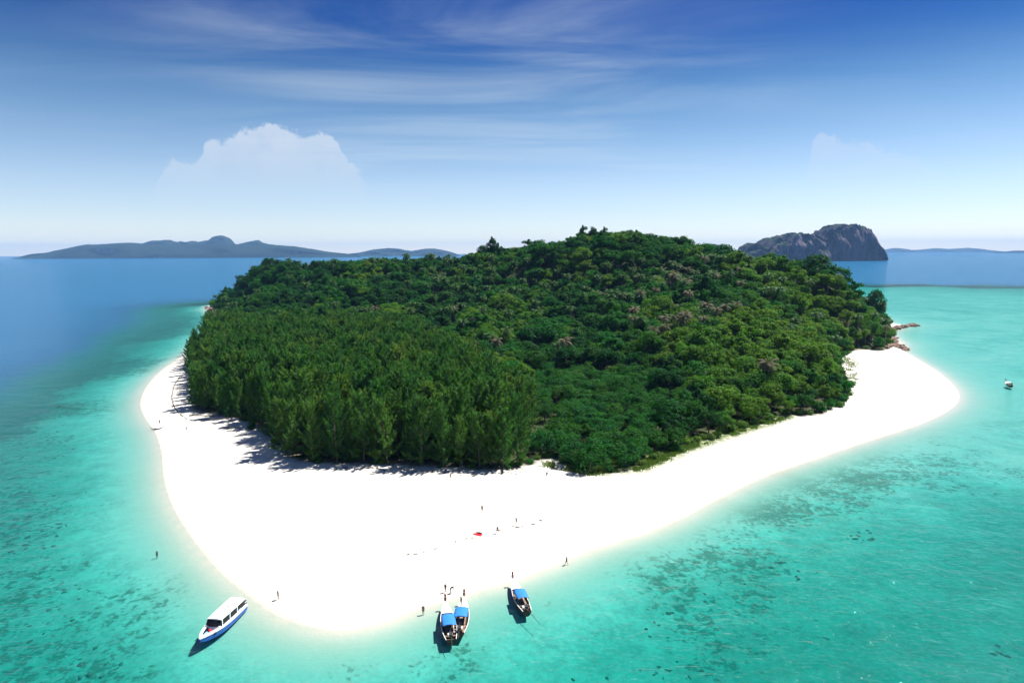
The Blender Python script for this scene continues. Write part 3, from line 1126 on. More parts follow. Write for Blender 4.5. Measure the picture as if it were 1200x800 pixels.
KINDWORD = {'casuarina': 'green casuarina', 'olive': 'olive tinted casuarina', 'dark': 'dark green broadleaf tree', 'mid': 'mid green broadleaf tree',
            'yellow': 'yellow green broadleaf tree', 'low': 'low bright green thicket tree', 'shrub': 'bright green shrub', 'dryshrub': 'olive green shrub',
            'palm': 'green fronded coconut palm', 'drypalm': 'pale dry fronded coconut palm'}
SHAPE = {'casuarina': ('feathery', 'slim feathery', 'broad feathery', 'narrow feathery'), 'olive': ('feathery', 'slim feathery', 'broad feathery'),
         'dark': ('rounded', 'wide', 'tall domed', 'squat lobed'), 'mid': ('rounded', 'wide', 'tall domed', 'squat lobed'), 'yellow': ('rounded', 'wide', 'tall domed'),
         'low': ('spreading', 'bushy'), 'shrub': ('dense', 'loose', 'small'), 'dryshrub': ('loose', 'small'), 'palm': ('leaning', 'tall', 'short'), 'drypalm': ('ragged', 'sparse')}


def zone(k, x, y, z):
    if k in ('casuarina', 'olive'):
        d = float(sdf(GROVE, np.array([x]), np.array([y]))[0])
        if d < 8:
            if y > 400:
                return 'at the back edge of the grove'
            return 'on the grove corner by the fallen trunk' if x < -95 else 'fronting the grove beside the thicket' if x > -22 else 'in the front row over the white sand'
        if x > -45 and y > 230:
            return 'inside the grove towards the thicket'
        return 'in the heart of the grove' if y < 330 else 'at the back of the grove under the headland'
    if k == 'low':
        return 'beside the casuarina grove' if x < 20 else 'in front of the hillside'
    if k in ('shrub', 'dryshrub'):
        px, _ = project(x, y, z)
        return 'at the foot of the front casuarinas' if px < 615 else 'before the thicket at the sand' if px < 760 else 'behind the grass fringe' if px < 930 else 'on the sand edge of the bay'
    dv = float(sdf(VEG, np.array([x]), np.array([y]))[0])
    if x < -170 and y > 520:
        return 'on the far headland'
    if z > 42:
        return 'near the hill summit'
    if x > 185 and y > 400:
        return 'above the rocky point'
    if dv < 26 and x > 60:
        return 'edging the sandy bay' if x > 120 else 'behind the grass fringe'
    if x < 10:
        return 'on the slope behind the casuarina grove'
    return 'low on the hillside behind the thicket' if z < 14 else 'halfway up the main hillside'


def label_for(k, var, sc, x, y, z):
    zn = zone(k, x, y, z)
    size = '' if k in ('low', 'shrub', 'dryshrub', 'palm', 'drypalm') else 'tall ' if sc > 1.04 else 'small ' if sc < 0.80 else ''
    sh = SHAPE[k][var]
    if size.strip() in sh.split():
        size = ''
    if size == 'small ' and 'tall' in sh:
        sh = 'domed'
    return (size + sh + ' ' + KINDWORD[k] + ' ' + zn).strip(), KINDWORD[k] + 's ' + zn


NAME = {'casuarina': ('casuarina_tree', 'casuarina'), 'olive': ('casuarina_tree', 'casuarina'), 'dark': ('broadleaf_tree', 'tree'), 'mid': ('broadleaf_tree', 'tree'),
        'yellow': ('broadleaf_tree', 'tree'), 'low': ('thicket_tree', 'thicket tree'), 'shrub': ('beach_shrub', 'shrub'), 'dryshrub': ('beach_shrub', 'shrub'),
        'palm': ('coconut_palm', 'palm'), 'drypalm': ('coconut_palm', 'palm')}
BUDGET = {'casuarina_tree': 290, 'broadleaf_tree': 270, 'thicket_tree': 80, 'beach_shrub': 110, 'coconut_palm': 110}


def plant_thing(name, cat, label, group, variant, x, y, z, s, rz, tilt=(0, 0)):
    root = empty(name, (x, y, z), rz)
    root.rotation_euler = (tilt[0], tilt[1], rz)
    root.scale = s
    tag(root, label, cat, group)
    link('trunk' if name != 'beach_shrub' else 'stem', variant[0], root)
    link('crown', variant[1], root)
    return root


order = np.argsort(-score)
count = {k: 0 for k in BUDGET}
mass = []
for i in order:
    x, y, k, sc = plants[i]
    nm, cat = NAME[k]
    var = random.randrange(len(KIND[k]))
    rz = random.uniform(0, 2 * math.pi)
    asp = random.uniform(0.9, 1.12)
    tl = (random.gauss(0, .03), random.gauss(0, .03))
    if score[i] > 0.02 and count[nm] < BUDGET[nm]:
        count[nm] += 1
        lb, gp = label_for(k, var, sc, x, y, pz[i])
        plant_thing(nm, cat, lb, gp, KIND[k][var], x, y, pz[i], (sc * asp, sc * asp, sc), rz, tl)
    else:
        mass.append((x, y, pz[i], k, var, sc, asp, rz, tl))
print('PLANTS', count, 'mass', len(mass))
for x, y, z, k, s, sw, lb, var, nm in special:
    plant_thing(nm, 'tree', lb, None, KIND[k][var % len(KIND[k])], x, y, z, (s * sw, s * sw, s), random.uniform(0, 6))

# the rest of the forest is one mass
src = bpy.data.collections.new('forest_sources')
idx, names = {}, []
n = 0
for k in KIND:
    for j, v in enumerate(KIND[k]):
        o = bpy.data.objects.new('forest_tree_%03d' % n, v[2])
        src.objects.link(o)
        idx[(k, j)] = n
        n += 1
pm = bpy.data.meshes.new('forest')
pm.from_pydata([(m[0], m[1], m[2]) for m in mass], [], [])


def pattr(name, typ, vals, field='value'):
    a = pm.attributes.new(name, typ, 'POINT')
    a.data.foreach_set(field, np.asarray(vals, dtype=np.int32 if typ == 'INT' else np.float32).ravel())


pattr('pick', 'INT', [idx[(m[3], m[4])] for m in mass])
pattr('size', 'FLOAT_VECTOR', [(m[5] * m[6], m[5] * m[6], m[5]) for m in mass], 'vector')
pattr('turn', 'FLOAT_VECTOR', [(m[8][0], m[8][1], m[7]) for m in mass], 'vector')
forest = tag(link('forest', pm), 'dense green forest mass covering the island behind the nearer trees', None, None, 'stuff')
ng = bpy.data.node_groups.new('forest_scatter', 'GeometryNodeTree')
ng.interface.new_socket('Geometry', in_out='INPUT', socket_type='NodeSocketGeometry')
ng.interface.new_socket('Geometry', in_out='OUTPUT', socket_type='NodeSocketGeometry')
gi, go = ng.nodes.new('NodeGroupInput'), ng.nodes.new('NodeGroupOutput')
ip = ng.nodes.new('GeometryNodeInstanceOnPoints')
cinf = ng.nodes.new('GeometryNodeCollectionInfo')
cinf.inputs['Collection'].default_value = src
cinf.inputs['Separate Children'].default_value = True
cinf.inputs['Reset Children'].default_value = True
ip.inputs['Pick Instance'].default_value = True


def named(nm, typ):
    a = ng.nodes.new('GeometryNodeInputNamedAttribute')
    a.data_type = typ
    a.inputs['Name'].default_value = nm
    return a.outputs[0]


e2r = ng.nodes.new('FunctionNodeEulerToRotation')
ng.links.new(named('turn', 'FLOAT_VECTOR'), e2r.inputs[0])
ng.links.new(gi.outputs[0], ip.inputs['Points'])
ng.links.new(cinf.outputs[0], ip.inputs['Instance'])
ng.links.new(named('pick', 'INT'), ip.inputs['Instance Index'])
ng.links.new(e2r.outputs[0], ip.inputs['Rotation'])
ng.links.new(named('size', 'FLOAT_VECTOR'), ip.inputs['Scale'])
ng.links.new(ip.outputs[0], go.inputs[0])
forest.modifiers.new('scatter', 'NODES').node_group = ng


# ------------------------------------------------------------------ small things: materials
def paint(name, c, rough=0.45, spec=0.4, var=0.12):
    m, nt = new_mat(name)
    n = nt.noise(nt.n('ShaderNodeTexCoord').outputs['Object'], 3.0, 5, 0.65)
    cc = nt.mix(nt.smooth(n, 0.3, 0.75), tuple(max(0, x * (1 - var)) for x in c), tuple(min(1, x * (1 + var)) for x in c))
    finish(nt, principled(nt, cc, rough, spec))
    return m


m_wood = paint('dark boat timber', (0.075, 0.042, 0.026), 0.6, 0.3, 0.35)
m_plank = paint('worn deck planks', (0.26, 0.19, 0.13), 0.7, 0.2, 0.25)
m_white = paint('white boat paint', (0.72, 0.71, 0.68), 0.4, 0.4, 0.08)
m_red = paint('red boat paint', (0.42, 0.035, 0.03), 0.45, 0.4)
m_bluecloth = paint('blue canopy tarpaulin', (0.030, 0.19, 0.56), 0.6, 0.2, 0.12)
m_navy = paint('dark blue cloth', (0.012, 0.018, 0.05), 0.8, 0.1)
m_metal = paint('greasy engine metal', (0.05, 0.05, 0.052), 0.45, 0.5, 0.3)
m_gel = paint('white gelcoat', (0.80, 0.80, 0.80), 0.22, 0.5, 0.03)
m_bluehull = paint('blue hull band', (0.025, 0.10, 0.42), 0.25, 0.5, 0.05)
m_glass = paint('dark tinted glass', (0.008, 0.009, 0.012), 0.15, 0.25, 0.05)
m_paleblue = paint('pale blue deck mat', (0.20, 0.42, 0.62), 0.6, 0.2)
m_redcloth = paint('red cloth', (0.55, 0.02, 0.03), 0.8, 0.1)
m_rope = paint('weathered rope', (0.12, 0.11, 0.08), 0.9, 0.1)
m_skin = [paint('tanned skin', (0.30, 0.17, 0.11), 0.5, 0.3, 0.06), paint('brown skin', (0.16, 0.085, 0.055), 0.5, 0.3, 0.06)]
m_hair = paint('dark hair', (0.012, 0.009, 0.008), 0.5, 0.3)
CLOTH = {c: paint(c + ' clothes', v, 0.85, 0.1, 0.1) for c, v in {'black': (0.012, 0.012, 0.014), 'navy': (0.015, 0.022, 0.07), 'grey': (0.16, 0.16, 0.16),
         'red': (0.40, 0.02, 0.03), 'teal': (0.02, 0.11, 0.12), 'dark brown': (0.05, 0.03, 0.02)}.items()}
m_rock, nt = new_mat('brown shore rock')
_p = nt.n('ShaderNodeTexCoord').outputs['Object']
_n = nt.noise(_p, 0.9, 6, 0.7)
finish(nt, principled(nt, nt.mix(nt.smooth(_n, 0.35, 0.68), (0.075, 0.048, 0.038), (0.30, 0.215, 0.17)), 0.9, 0.15, bump(nt, _n, 0.9, 0.3)))
m_drift = bark_mat('bleached driftwood', (0.10, 0.08, 0.065), (0.30, 0.26, 0.22))
m_weed = paint('dry seaweed', (0.085, 0.065, 0.045), 0.95, 0.05, 0.4)
m_coral, nt = new_mat('reef coral')
_n = nt.noise(nt.n('ShaderNodeNewGeometry').outputs['Position'], 0.7, 5, 0.7)
finish(nt, principled(nt, nt.mix(_n, (0.11, 0.13, 0.10), (0.27, 0.27, 0.20)), 0.95, 0.05))


def box(x0, x1, y0, y1, z0, z1):
    v = [(x, y, z) for z in (z0, z1) for y in (y0, y1) for x in (x0, x1)]
    f = [[0, 2, 3, 1], [4, 5, 7, 6], [0, 1, 5, 4], [1, 3, 7, 5], [3, 2, 6, 7], [2, 0, 4, 6]]
    return v, f


def piece(name, parent, parts, mat, smooth=False, bevel=0.0):
    g = Geo()
    for v, f in parts:
        g.add(v, f)
    o = link(name, mesh_np(name, g.verts(), g.f, [mat], smooth), parent)
    if bevel:
        b = o.modifiers.new('bevel', 'BEVEL')
        b.width = bevel
        b.segments = 2
    return o


def loft(rings, closed_ring=False, cap=False):
    rings = [np.asarray(r, float) for r in rings]
    k = len(rings[0])
    v = np.concatenate(rings)
    f = []
    for i in range(len(rings) - 1):
        for j in range(k if closed_ring else k - 1):
            a, b = i * k + j, i * k + (j + 1) % k
            f.append([a, b, b + k, a + k])
    if cap:
        f.append(list(range(k))[::-1])
        f.append([(len(rings) - 1) * k + j for j in range(k)])
    return v, f


# ------------------------------------------------------------------ longtail boats
def longtail(label, pos, heading, canopy_mat, canopy_word, L=11.0, beam=1.2, shaft_yaw=0.0, canopy=(0.24, 0.54), shaft_down=True, tail=1.6):
    """bow along local +Y, waterline at z = 0"""
    root = empty('longtail_boat', pos, heading)
    tag(root, label, 'longtail boat', 'wooden longtail boats')
    ts = np.linspace(0, 1, 21)
    hb = lambda t: beam * (0.62 + 0.38 * math.sin(min(1, t / 0.42) * math.pi / 2)) * (1 - max(0, (t - 0.42) / 0.58) ** 2.3) + 0.035
    sh = lambda t: 0.72 + 0.20 * max(0, (0.3 - t) / 0.3) ** 1.5 + 0.75 * max(0, (t - 0.45) / 0.55) ** 2.4
    ke = lambda t: -0.32 + 0.22 * max(0, (0.2 - t) / 0.2) + 1.40 * max(0, (t - 0.68) / 0.32) ** 2.0
    yy = lambda t: (t - 0.5) * L
    outer, inner, band = [], [], []
    for t in ts:
        b, s, k = hb(t), sh(t), ke(t)
        ring, ring2 = [], []
        for q in np.linspace(-1, 1, 13):
            a = abs(q)
            x = b * math.sin(a * math.pi / 2) ** 0.75 * (1 if q > 0 else -1)
            z = k + (s - k) * (1 - math.cos(a * math.pi / 2)) ** 0.8
            ring.append((x, yy(t), z))
            ring2.append((x * max(0.0, 1 - 0.07 / max(b, .1)), yy(t), max(z, min(0.12, s - 0.05)) + (0.03 if a < 0.98 else 0)))
        outer.append(ring)
        inner.append(ring2)
    hull = piece('hull', root, [loft([r[::-1] for r in outer]), loft(inner)], m_wood, True)
    tv = [outer[0][i] for i in range(13)]
    piece('transom', root, [(tv, [list(range(13))])], m_wood)
    for s in (0, 12):
        sg = 1 if s else -1
        rr = [[(o[s][0] - 0.05 * sg, o[s][1], o[s][2] - 0.06), (o[s][0] + 0.045 * sg, o[s][1], o[s][2] - 0.06),
               (o[s][0] + 0.045 * sg, o[s][1], o[s][2] + 0.05), (o[s][0] - 0.05 * sg, o[s][1], o[s][2] + 0.05)] for o in outer]
        piece('gunwale', root, [loft(rr, True, True)], m_white)
        rr = [[(o[s][0] + 0.02 * sg, o[s][1], o[s][2] - 0.10), (o[s][0] + 0.035 * sg, o[s][1], o[s][2] - 0.10),
               (o[s][0] + 0.025 * sg, o[s][1], o[s][2] - 0.24), (o[s][0] + 0.0 * sg, o[s][1], o[s][2] - 0.24)] for o in outer]
        piece('stripe', root, [loft(rr, True, True)], m_red)
    # fore deck
    fd = []
    for t in np.linspace(0.74, 0.985, 8):
        b, s = hb(t) - 0.05, sh(t) - 0.03
        fd.append([(-b, yy(t), s), (0, yy(t), s + 0.06), (b, yy(t), s)])
    piece('fore_deck', root, [loft(fd)], m_white)
    # floor boards one by one, thwarts
    for i in range(5):
        x = (i - 2) * 0.27
        piece('floor_board', root, [box(x - 0.125, x + 0.125, yy(0.10), yy(0.70), 0.17, 0.20)], m_plank)
    for t in (0.14, 0.24, 0.60, 0.69):
        b = hb(t) - 0.03
        piece('thwart', root, [box(-b, b, yy(t) - 0.14, yy(t) + 0.14, sh(t) - 0.20, sh(t) - 0.15)], m_plank)
    # canopy on poles
    c0, c1 = yy(canopy[0]), yy(canopy[1])
    w, zc = beam * 0.90, 1.75
    arc = lambda y, d: [(x, y, zc + 0.20 * (1 - (x / w) ** 2) + d + 0.03 * math.sin(y * 3)) for x in np.linspace(-w, w, 9)]
    ys = np.linspace(c0, c1, 9)
    cv = piece('canopy', root, [loft([arc(y, 0.0) + arc(y, -0.04)[::-1] for y in ys], True, True)], canopy_mat, True)
    for sgn in (-1, 1):
        piece('canopy_edge', cv, [box(sgn * w - 0.02, sgn * w + 0.02, c0, c1, zc - 0.16, zc - 0.02)], m_navy)
    for y in (c0 + 0.1, (c0 + c1) / 2, c1 - 0.1):
        t = y / L + 0.5
        for sgn in (-1, 1):
            piece('canopy_pole', root, [tube([(sgn * (hb(t) - 0.06), y, sh(t) - 0.1), (sgn * w * 0.98, y, zc)], [0.03, 0.03], 6)], m_plank)
    # prow post with wound cloth garlands
    b0 = np.array([0, yy(0.985), sh(0.985) - 0.35])
    post = [b0, b0 + (0, 0.28, 0.55), b0 + (0, 0.45, 1.05), b0 + (0, 0.52, 1.5)]
    pp = piece('prow_post', root, [tube(post, [0.13, 0.11, 0.09, 0.07], 8)], m_wood, True)
    for i, (h, m) in enumerate(((0.78, m_navy), (0.88, m_navy), (0.97, m_redcloth))):
        c = b0 + np.array([0, 0.30 + 0.22 * h, 0.20 + 1.25 * h])
        g = piece('garland', pp, [tube([c - (0, 0, .10), c, c + (0, 0.0, .10)], [0.10, 0.19, 0.09], 8)], m, True)
    for sgn in (-1, 1):
        c = b0 + np.array([0, 0.45, 1.05])
        piece('ribbon', pp, [tube([c, c + (0.16 * sgn, 0.06, -0.25), c + (0.14 * sgn, 0.03, -0.75)], [0.06, 0.07, 0.03], 5)], m_redcloth if sgn > 0 else m_navy)
    # engine on its pivot and the long tail shaft
    ez = 1.15
    en = piece('engine', root, [box(-0.26, 0.26, yy(0.05) - 0.35, yy(0.05) + 0.45, ez, ez + 0.48), tube([(0, yy(0.05), 0.6), (0, yy(0.05), ez)], [0.08, 0.08], 8),
                                tube([(0.1, yy(0.05), ez + 0.48), (0.1, yy(0.05), ez + 0.75)], [0.07, 0.05], 8)], m_metal, False, 0.04)
    piece('tiller', en, [tube([(0, yy(0.05) + 0.4, ez + 0.3), (0, yy(0.05) + 1.5, ez + 0.45)], [0.03, 0.025], 6)], m_metal)
    e0 = np.array([0, yy(0.05) - 0.3, ez + 0.15])
    e1 = e0 + np.array([math.sin(shaft_yaw) * tail, -math.cos(shaft_yaw) * tail, -0.32 * tail if shaft_down else -0.15 * tail])
    sf = piece('tail_shaft', en, [tube([e0, e1], [0.05, 0.035], 8)], m_metal)
    piece('stern_box', root, [box(-0.40, 0.40, yy(0.145), yy(0.20), 0.25, 0.78)], m_white, False, 0.03)
    for sgn in (-1, 1):
        piece('bench', root, [box(sgn * 0.52 - 0.17, sgn * 0.52 + 0.17, c0, c1, 0.48, 0.54)], m_plank)
    return root


def place_boat(bow_px, stern_px, zb=0.0):
    b, s = at(*bow_px, zb), at(*stern_px, zb)
    d = (b - s).normalized()
    c = (b + s) / 2
    return (c.x, c.y, 0.0), math.atan2(-d.x, d.y), (b - s).length


pos1, hd1, l1 = place_boat((522, 713), (529, 756))
pos2, hd2, l2 = place_boat((544, 707), (538, 748))
pos3, hd3, l3 = place_boat((601, 686), (618, 722))
print('BOATLEN', l1, l2, l3)
longtail('blue canopied longtail boat with an empty white bow, moored alongside another', pos1, hd1, m_bluecloth, 'blue', 10.8)
longtail('blue canopied longtail boat with a person standing on its bow', pos2, hd2, m_bluecloth, 'blue', 10.4, canopy=(0.30, 0.58))
longtail('longtail boat with blue canopy afloat alone, engine shaft trailing behind', pos3, hd3, m_bluecloth, 'blue', 10.6, 1.1, 0.25, (0.26, 0.54), False, 4.4)
p4 = at(1182, 452)
longtail('small pale canopied longtail boat out over the pale shallows', (p4.x, p4.y, 0), -0.31, m_white, 'white', 6.6, 1.0, 0.0, tail=1.4)

# ------------------------------------------------------------------ speedboat
def speedboat(label, pos, heading, L=11.5, B=1.55):
    root = empty('speedboat', pos, heading)
    tag(root, label, 'speedboat')
    hb = lambda t: B * (0.93 + 0.07 * min(1, t / 0.3)) * (1 - max(0, (t - 0.45) / 0.55) ** 2.2) + 0.04
    sh = lambda t: 1.0 + 0.35 * t ** 2
    yy = lambda t: (t - 0.5) * L
    ts = np.linspace(0, 1, 19)
    R1, R2 = [], []
    for t in ts:
        b, s = hb(t), sh(t)
        k = -0.35 + 1.2 * max(0, (t - 0.72) / 0.28) ** 2
        ch = max(k + 0.1, 0.05 + 0.45 * max(0, (t - 0.5) / 0.5) ** 1.5)
        R1.append([(-b * 0.92, yy(t), ch), (0, yy(t), k), (b * 0.92, yy(t), ch)])
        R2.append([(-b, yy(t), s), (-b * 0.97, yy(t), (s + ch) / 2), (-b * 0.92, yy(t), ch)])
    piece('hull', root, [loft([r[::-1] for r in R1]), loft([r[::-1] for r in R2]),
                         loft([[(-x, y, z) for x, y, z in r] for r in R2]),
                         ([R2[0][0], R2[0][2], R1[0][1], (-R2[0][2][0], *R2[0][2][1:]), (-R2[0][0][0], *R2[0][0][1:])], [[0, 1, 2, 3, 4]])], m_bluehull, True)
    for sg in (-1, 1):
        piece('rub_rail', root, [loft([[(sg * (hb(t) - 0.02), yy(t), sh(t) - 0.16), (sg * (hb(t) + 0.06), yy(t), sh(t) - 0.16),
                                        (sg * (hb(t) + 0.06), yy(t), sh(t) + 0.04), (sg * (hb(t) - 0.02), yy(t), sh(t) + 0.04)] for t in ts], True, True)], m_gel)
        piece('side_deck', root, [loft([[(sg * hb(t), yy(t), sh(t) + 0.045), (sg * max(hb(t) - 0.36, 0.0), yy(t), sh(t) + 0.055)] for t in ts])], m_gel)
    piece('cockpit_floor', root, [loft([[(-hb(t) + 0.3, yy(t), sh(t) - 0.45), (hb(t) - 0.3, yy(t), sh(t) - 0.45)] for t in np.linspace(0.03, 0.93, 10)])], m_paleblue)
    piece('bow_deck', root, [loft([[(-hb(t) + 0.02, yy(t), sh(t) + 0.06), (0, yy(t), sh(t) + 0.12), (hb(t) - 0.02, yy(t), sh(t) + 0.06)] for t in np.linspace(0.90, 0.995, 5)])], m_gel)
    piece('anchor_hatch', root, [box(-0.16, 0.16, yy(0.915), yy(0.945), 1.42, 1.47)], m_glass)
    piece('cabin_bulkhead', root, [box(-1.18, 1.18, yy(0.665), yy(0.69), 0.7, 1.5)], m_gel)
    # cabin: hard top on posts over dark side glass and a raked screen
    z0, z1 = 2.2, 2.3
    top = []
    for t in np.linspace(0.04, 0.64, 13):
        u = (t - 0.04) / 0.60
        w = 1.36 * (1 - 0.12 * u ** 3)
        top.append([(-w, yy(t), z0), (-w * 0.97, yy(t), z1), (-w * 0.5, yy(t), z1 + 0.10), (0, yy(t), z1 + 0.13), (w * 0.5, yy(t), z1 + 0.10), (w * 0.97, yy(t), z1), (w, yy(t), z0)])
    rf = piece('hard_top', root, [loft(top, True, True)], m_gel, False)
    piece('roof_hatch', rf, [box(-0.18, 0.10, yy(0.28), yy(0.31), z1 + 0.12, z1 + 0.20)], m_plank)
    piece('windscreen', root, [loft([[(-1.25, yy(0.69), 1.42), (0, yy(0.715), 1.44), (1.25, yy(0.69), 1.42)], [(-1.18, yy(0.625), z0), (0, yy(0.64), z0), (1.18, yy(0.625), z0)]])], m_glass)
    for sg in (-1, 1):
        for a, b in ((0.07, 0.24), (0.26, 0.43), (0.45, 0.62)):
            piece('side_window', root, [box(sg * 1.30 - 0.015, sg * 1.30 + 0.015, yy(a), yy(b), 1.35, z0 - 0.01)], m_glass)
            piece('window_post', root, [box(sg * 1.31 - 0.03, sg * 1.31 + 0.03, yy(b) + 0.01, yy(b) + 0.18, 1.05, z0 - 0.002)], m_gel)
        piece('bow_seat', root, [box(sg * 0.95 - 0.2, sg * 0.95 + 0.2, yy(0.70), yy(0.80), 0.75, 1.15)], m_navy, False, 0.04)
        piece('bow_rail', root, [tube([(sg * hb(t) * 0.93, yy(t), sh(t) + 0.35) for t in np.linspace(0.68, 0.98, 7)], [0.025] * 7, 6)] +
              [tube([(sg * hb(t) * 0.93, yy(t), sh(t)), (sg * hb(t) * 0.93, yy(t), sh(t) + 0.35)], [0.02, 0.02], 6) for t in (0.70, 0.78, 0.86, 0.94)], m_gel)
    bag = piece('red_cushion', root, [tube([(-0.25, yy(0.765), 0.95), (-0.1, yy(0.775), 1.12), (0.05, yy(0.785), 1.15)], [0.30, 0.42, 0.30], 9)], m_redcloth, True)
    for x in (-0.7, 0.0, 0.7):
        e = piece('outboard_engine', root, [box(x - 0.22, x + 0.22, -L / 2 - 0.75, -L / 2 - 0.12, 0.85, 1.42), box(x - 0.09, x + 0.09, -L / 2 - 0.50, -L / 2 - 0.25, -0.55, 0.85)], m_metal, False, 0.06)
        piece('engine_cowl', e, [box(x - 0.235, x + 0.235, -L / 2 - 0.77, -L / 2 - 0.10, 1.15, 1.25)], m_gel, False, 0.02)
    return root


posS, hdS, lS = place_boat((234, 757), (281, 713), 0.1)
print('SPEEDLEN', lS)
speedboat('white and blue speedboat with white hard top moored off the sand tip', posS, hdS, max(9.5, min(lS, 12.5)))

# kayak on the beach
kp = on_ground(184, 503)
kr = empty('kayak', (kp.x, kp.y, kp.z + 0.02), R(-68))
tag(kr, 'dark blue curved kayak pulled up on the sand by the waterline', 'kayak')
ring = []
for t in np.linspace(-1, 1, 13):
    w = 0.42 * (1 - abs(t) ** 2.2) + 0.03
    zc = 0.12 + 0.55 * abs(t) ** 2.4 + (0.25 * t ** 4 if t > 0 else 0)
    ring.append([(w * math.cos(a), t * 2.0, zc + 0.20 * math.sin(a) * (1 - 0.5 * abs(t))) for a in np.linspace(0, 2 * math.pi, 10, endpoint=False)])
piece('hull', kr, [loft(ring, True, True)], paint('dark blue plastic', (0.018, 0.026, 0.085), 0.4, 0.4), True)
piece('cockpit', kr, [tube([(0, -0.4, 0.33), (0, -0.4, 0.36)], [0.26, 0.26], 12)], m_metal)
piece('seat', kr, [box(-0.2, 0.2, -0.65, -0.5, 0.33, 0.55)], m_metal, False, 0.03)


# ------------------------------------------------------------------ people
BASE = {'pelvis': (0, 0, .94), 'waist': (0, 0, 1.08), 'chest': (0, 0, 1.30), 'neck': (0, .01, 1.47), 'jaw': (0, .03, 1.55), 'crown': (0, .02, 1.665), 'nose': (0, .115, 1.60),
        'earL': (-.078, .01, 1.60), 'earR': (.078, .01, 1.60),
        'shL': (-.17, 0, 1.41), 'elL': (-.23, -.03, 1.14), 'wrL': (-.25, .04, .90), 'paL': (-.25, .055, .83),
        'shR': (.17, 0, 1.41), 'elR': (.23, -.03, 1.14), 'wrR': (.25, .04, .90), 'paR': (.25, .055, .83),
        'hiL': (-.09, 0, .90), 'knL': (-.10, .02, .50), 'anL': (-.10, -.01, .09), 'toL': (-.11, .15, .035),
        'hiR': (.09, 0, .90), 'knR': (.10, .02, .50), 'anR': (.10, -.01, .09), 'toR': (.11, .15, .035)}
RAD = {'pelvis': .125, 'waist': .115, 'chest': .135, 'neck': .052, 'jaw': .075, 'crown': .078, 'nose': .016, 'earL': .02, 'earR': .02, 'sh': .058, 'el': .042, 'wr': .029, 'pa': .034,
       'hi': .088, 'kn': .058, 'an': .040, 'to': .034}
BONES = [('pelvis', 'waist'), ('waist', 'chest'), ('chest', 'neck'), ('neck', 'jaw'), ('jaw', 'crown'), ('jaw', 'nose'), ('jaw', 'earL'), ('jaw', 'earR')] + \
        [(a + s, b + s) for s in 'LR' for a, b in (('sh', 'el'), ('el', 'wr'), ('wr', 'pa'), ('hi', 'kn'), ('kn', 'an'), ('an', 'to'))] + \
        [('chest', 'shL'), ('chest', 'shR'), ('pelvis', 'hiL'), ('pelvis', 'hiR')]
POSE = {
    'stand': {},
    'walk': {'knL': (-.10, .20, .54), 'anL': (-.10, .26, .11), 'toL': (-.10, .41, .06), 'knR': (.10, .0, .50), 'anR': (.10, -.30, .13), 'toR': (.11, -.17, .035),
             'elL': (-.23, -.12, 1.16), 'wrL': (-.24, -.10, .92), 'paL': (-.24, -.09, .85), 'elR': (.23, .08, 1.15), 'wrR': (.23, .24, .96), 'paR': (.23, .28, .90)},
    'wide': {'hiL': (-.10, 0, .86), 'hiR': (.10, 0, .86), 'pelvis': (0, 0, .90), 'knL': (-.24, .04, .48), 'anL': (-.36, -.01, .09), 'toL': (-.42, .13, .035),
             'knR': (.24, .04, .48), 'anR': (.36, -.01, .09), 'toR': (.42, .13, .035)},
    'reach': {'elL': (-.36, .10, 1.52), 'wrL': (-.52, .22, 1.70), 'paL': (-.56, .24, 1.76), 'elR': (.40, .05, 1.50), 'wrR': (.60, .10, 1.62), 'paR': (.66, .11, 1.65),
              'knL': (-.10, .22, .56), 'anL': (-.08, .16, .16), 'toL': (-.08, .30, .10)},
    'bend': {'waist': (0, .10, 1.04), 'chest': (0, .34, 1.14), 'neck': (0, .50, 1.17), 'jaw': (0, .57, 1.17), 'crown': (0, .69, 1.14), 'nose': (0, .60, 1.08), 'earL': (-.078, .60, 1.19),
             'earR': (.078, .60, 1.19), 'shL': (-.17, .43, 1.14), 'elL': (-.19, .47, .87), 'wrL': (-.17, .56, .64), 'paL': (-.17, .58, .57),
             'shR': (.17, .43, 1.14), 'elR': (.19, .47, .87), 'wrR': (.17, .56, .64), 'paR': (.17, .58, .57)},
    'sit': {'pelvis': (0, 0, .14), 'waist': (0, -.03, .28), 'chest': (0, .0, .50), 'neck': (0, .04, .67), 'jaw': (0, .07, .75), 'crown': (0, .06, .865), 'nose': (0, .155, .80), 'earL': (-.078, .05, .80),
            'earR': (.078, .05, .80), 'shL': (-.17, 0, .61), 'elL': (-.25, .12, .40), 'wrL': (-.20, .34, .40), 'paL': (-.17, .41, .42), 'shR': (.17, 0, .61), 'elR': (.25, .12, .40),
            'wrR': (.20, .34, .40), 'paR': (.17, .41, .42), 'hiL': (-.09, .04, .13), 'knL': (-.13, .42, .40), 'anL': (-.12, .62, .08), 'toL': (-.13, .78, .05),
            'hiR': (.09, .04, .13), 'knR': (.13, .42, .40), 'anR': (.12, .62, .08), 'toR': (.13, .78, .05)},
}
_lie = {}
for _k, _v in BASE.items():
    _lie[_k] = (_v[0], -(_v[2] - 0.9), 0.13 + _v[1] * 0.8 if not _k.startswith('to') else 0.16)
POSE['lie'] = _lie
_swim = dict(_lie)
_swim.update({'elL': (-.34, -.72, .05), 'wrL': (-.30, -.98, .02), 'paL': (-.29, -1.05, .02), 'elR': (.36, -.40, .0), 'wrR': (.42, -.18, -.06), 'paR': (.42, -.11, -.07)})
POSE['swim'] = {k: (x, y, z - 0.14) for k, (x, y, z) in _swim.items()}


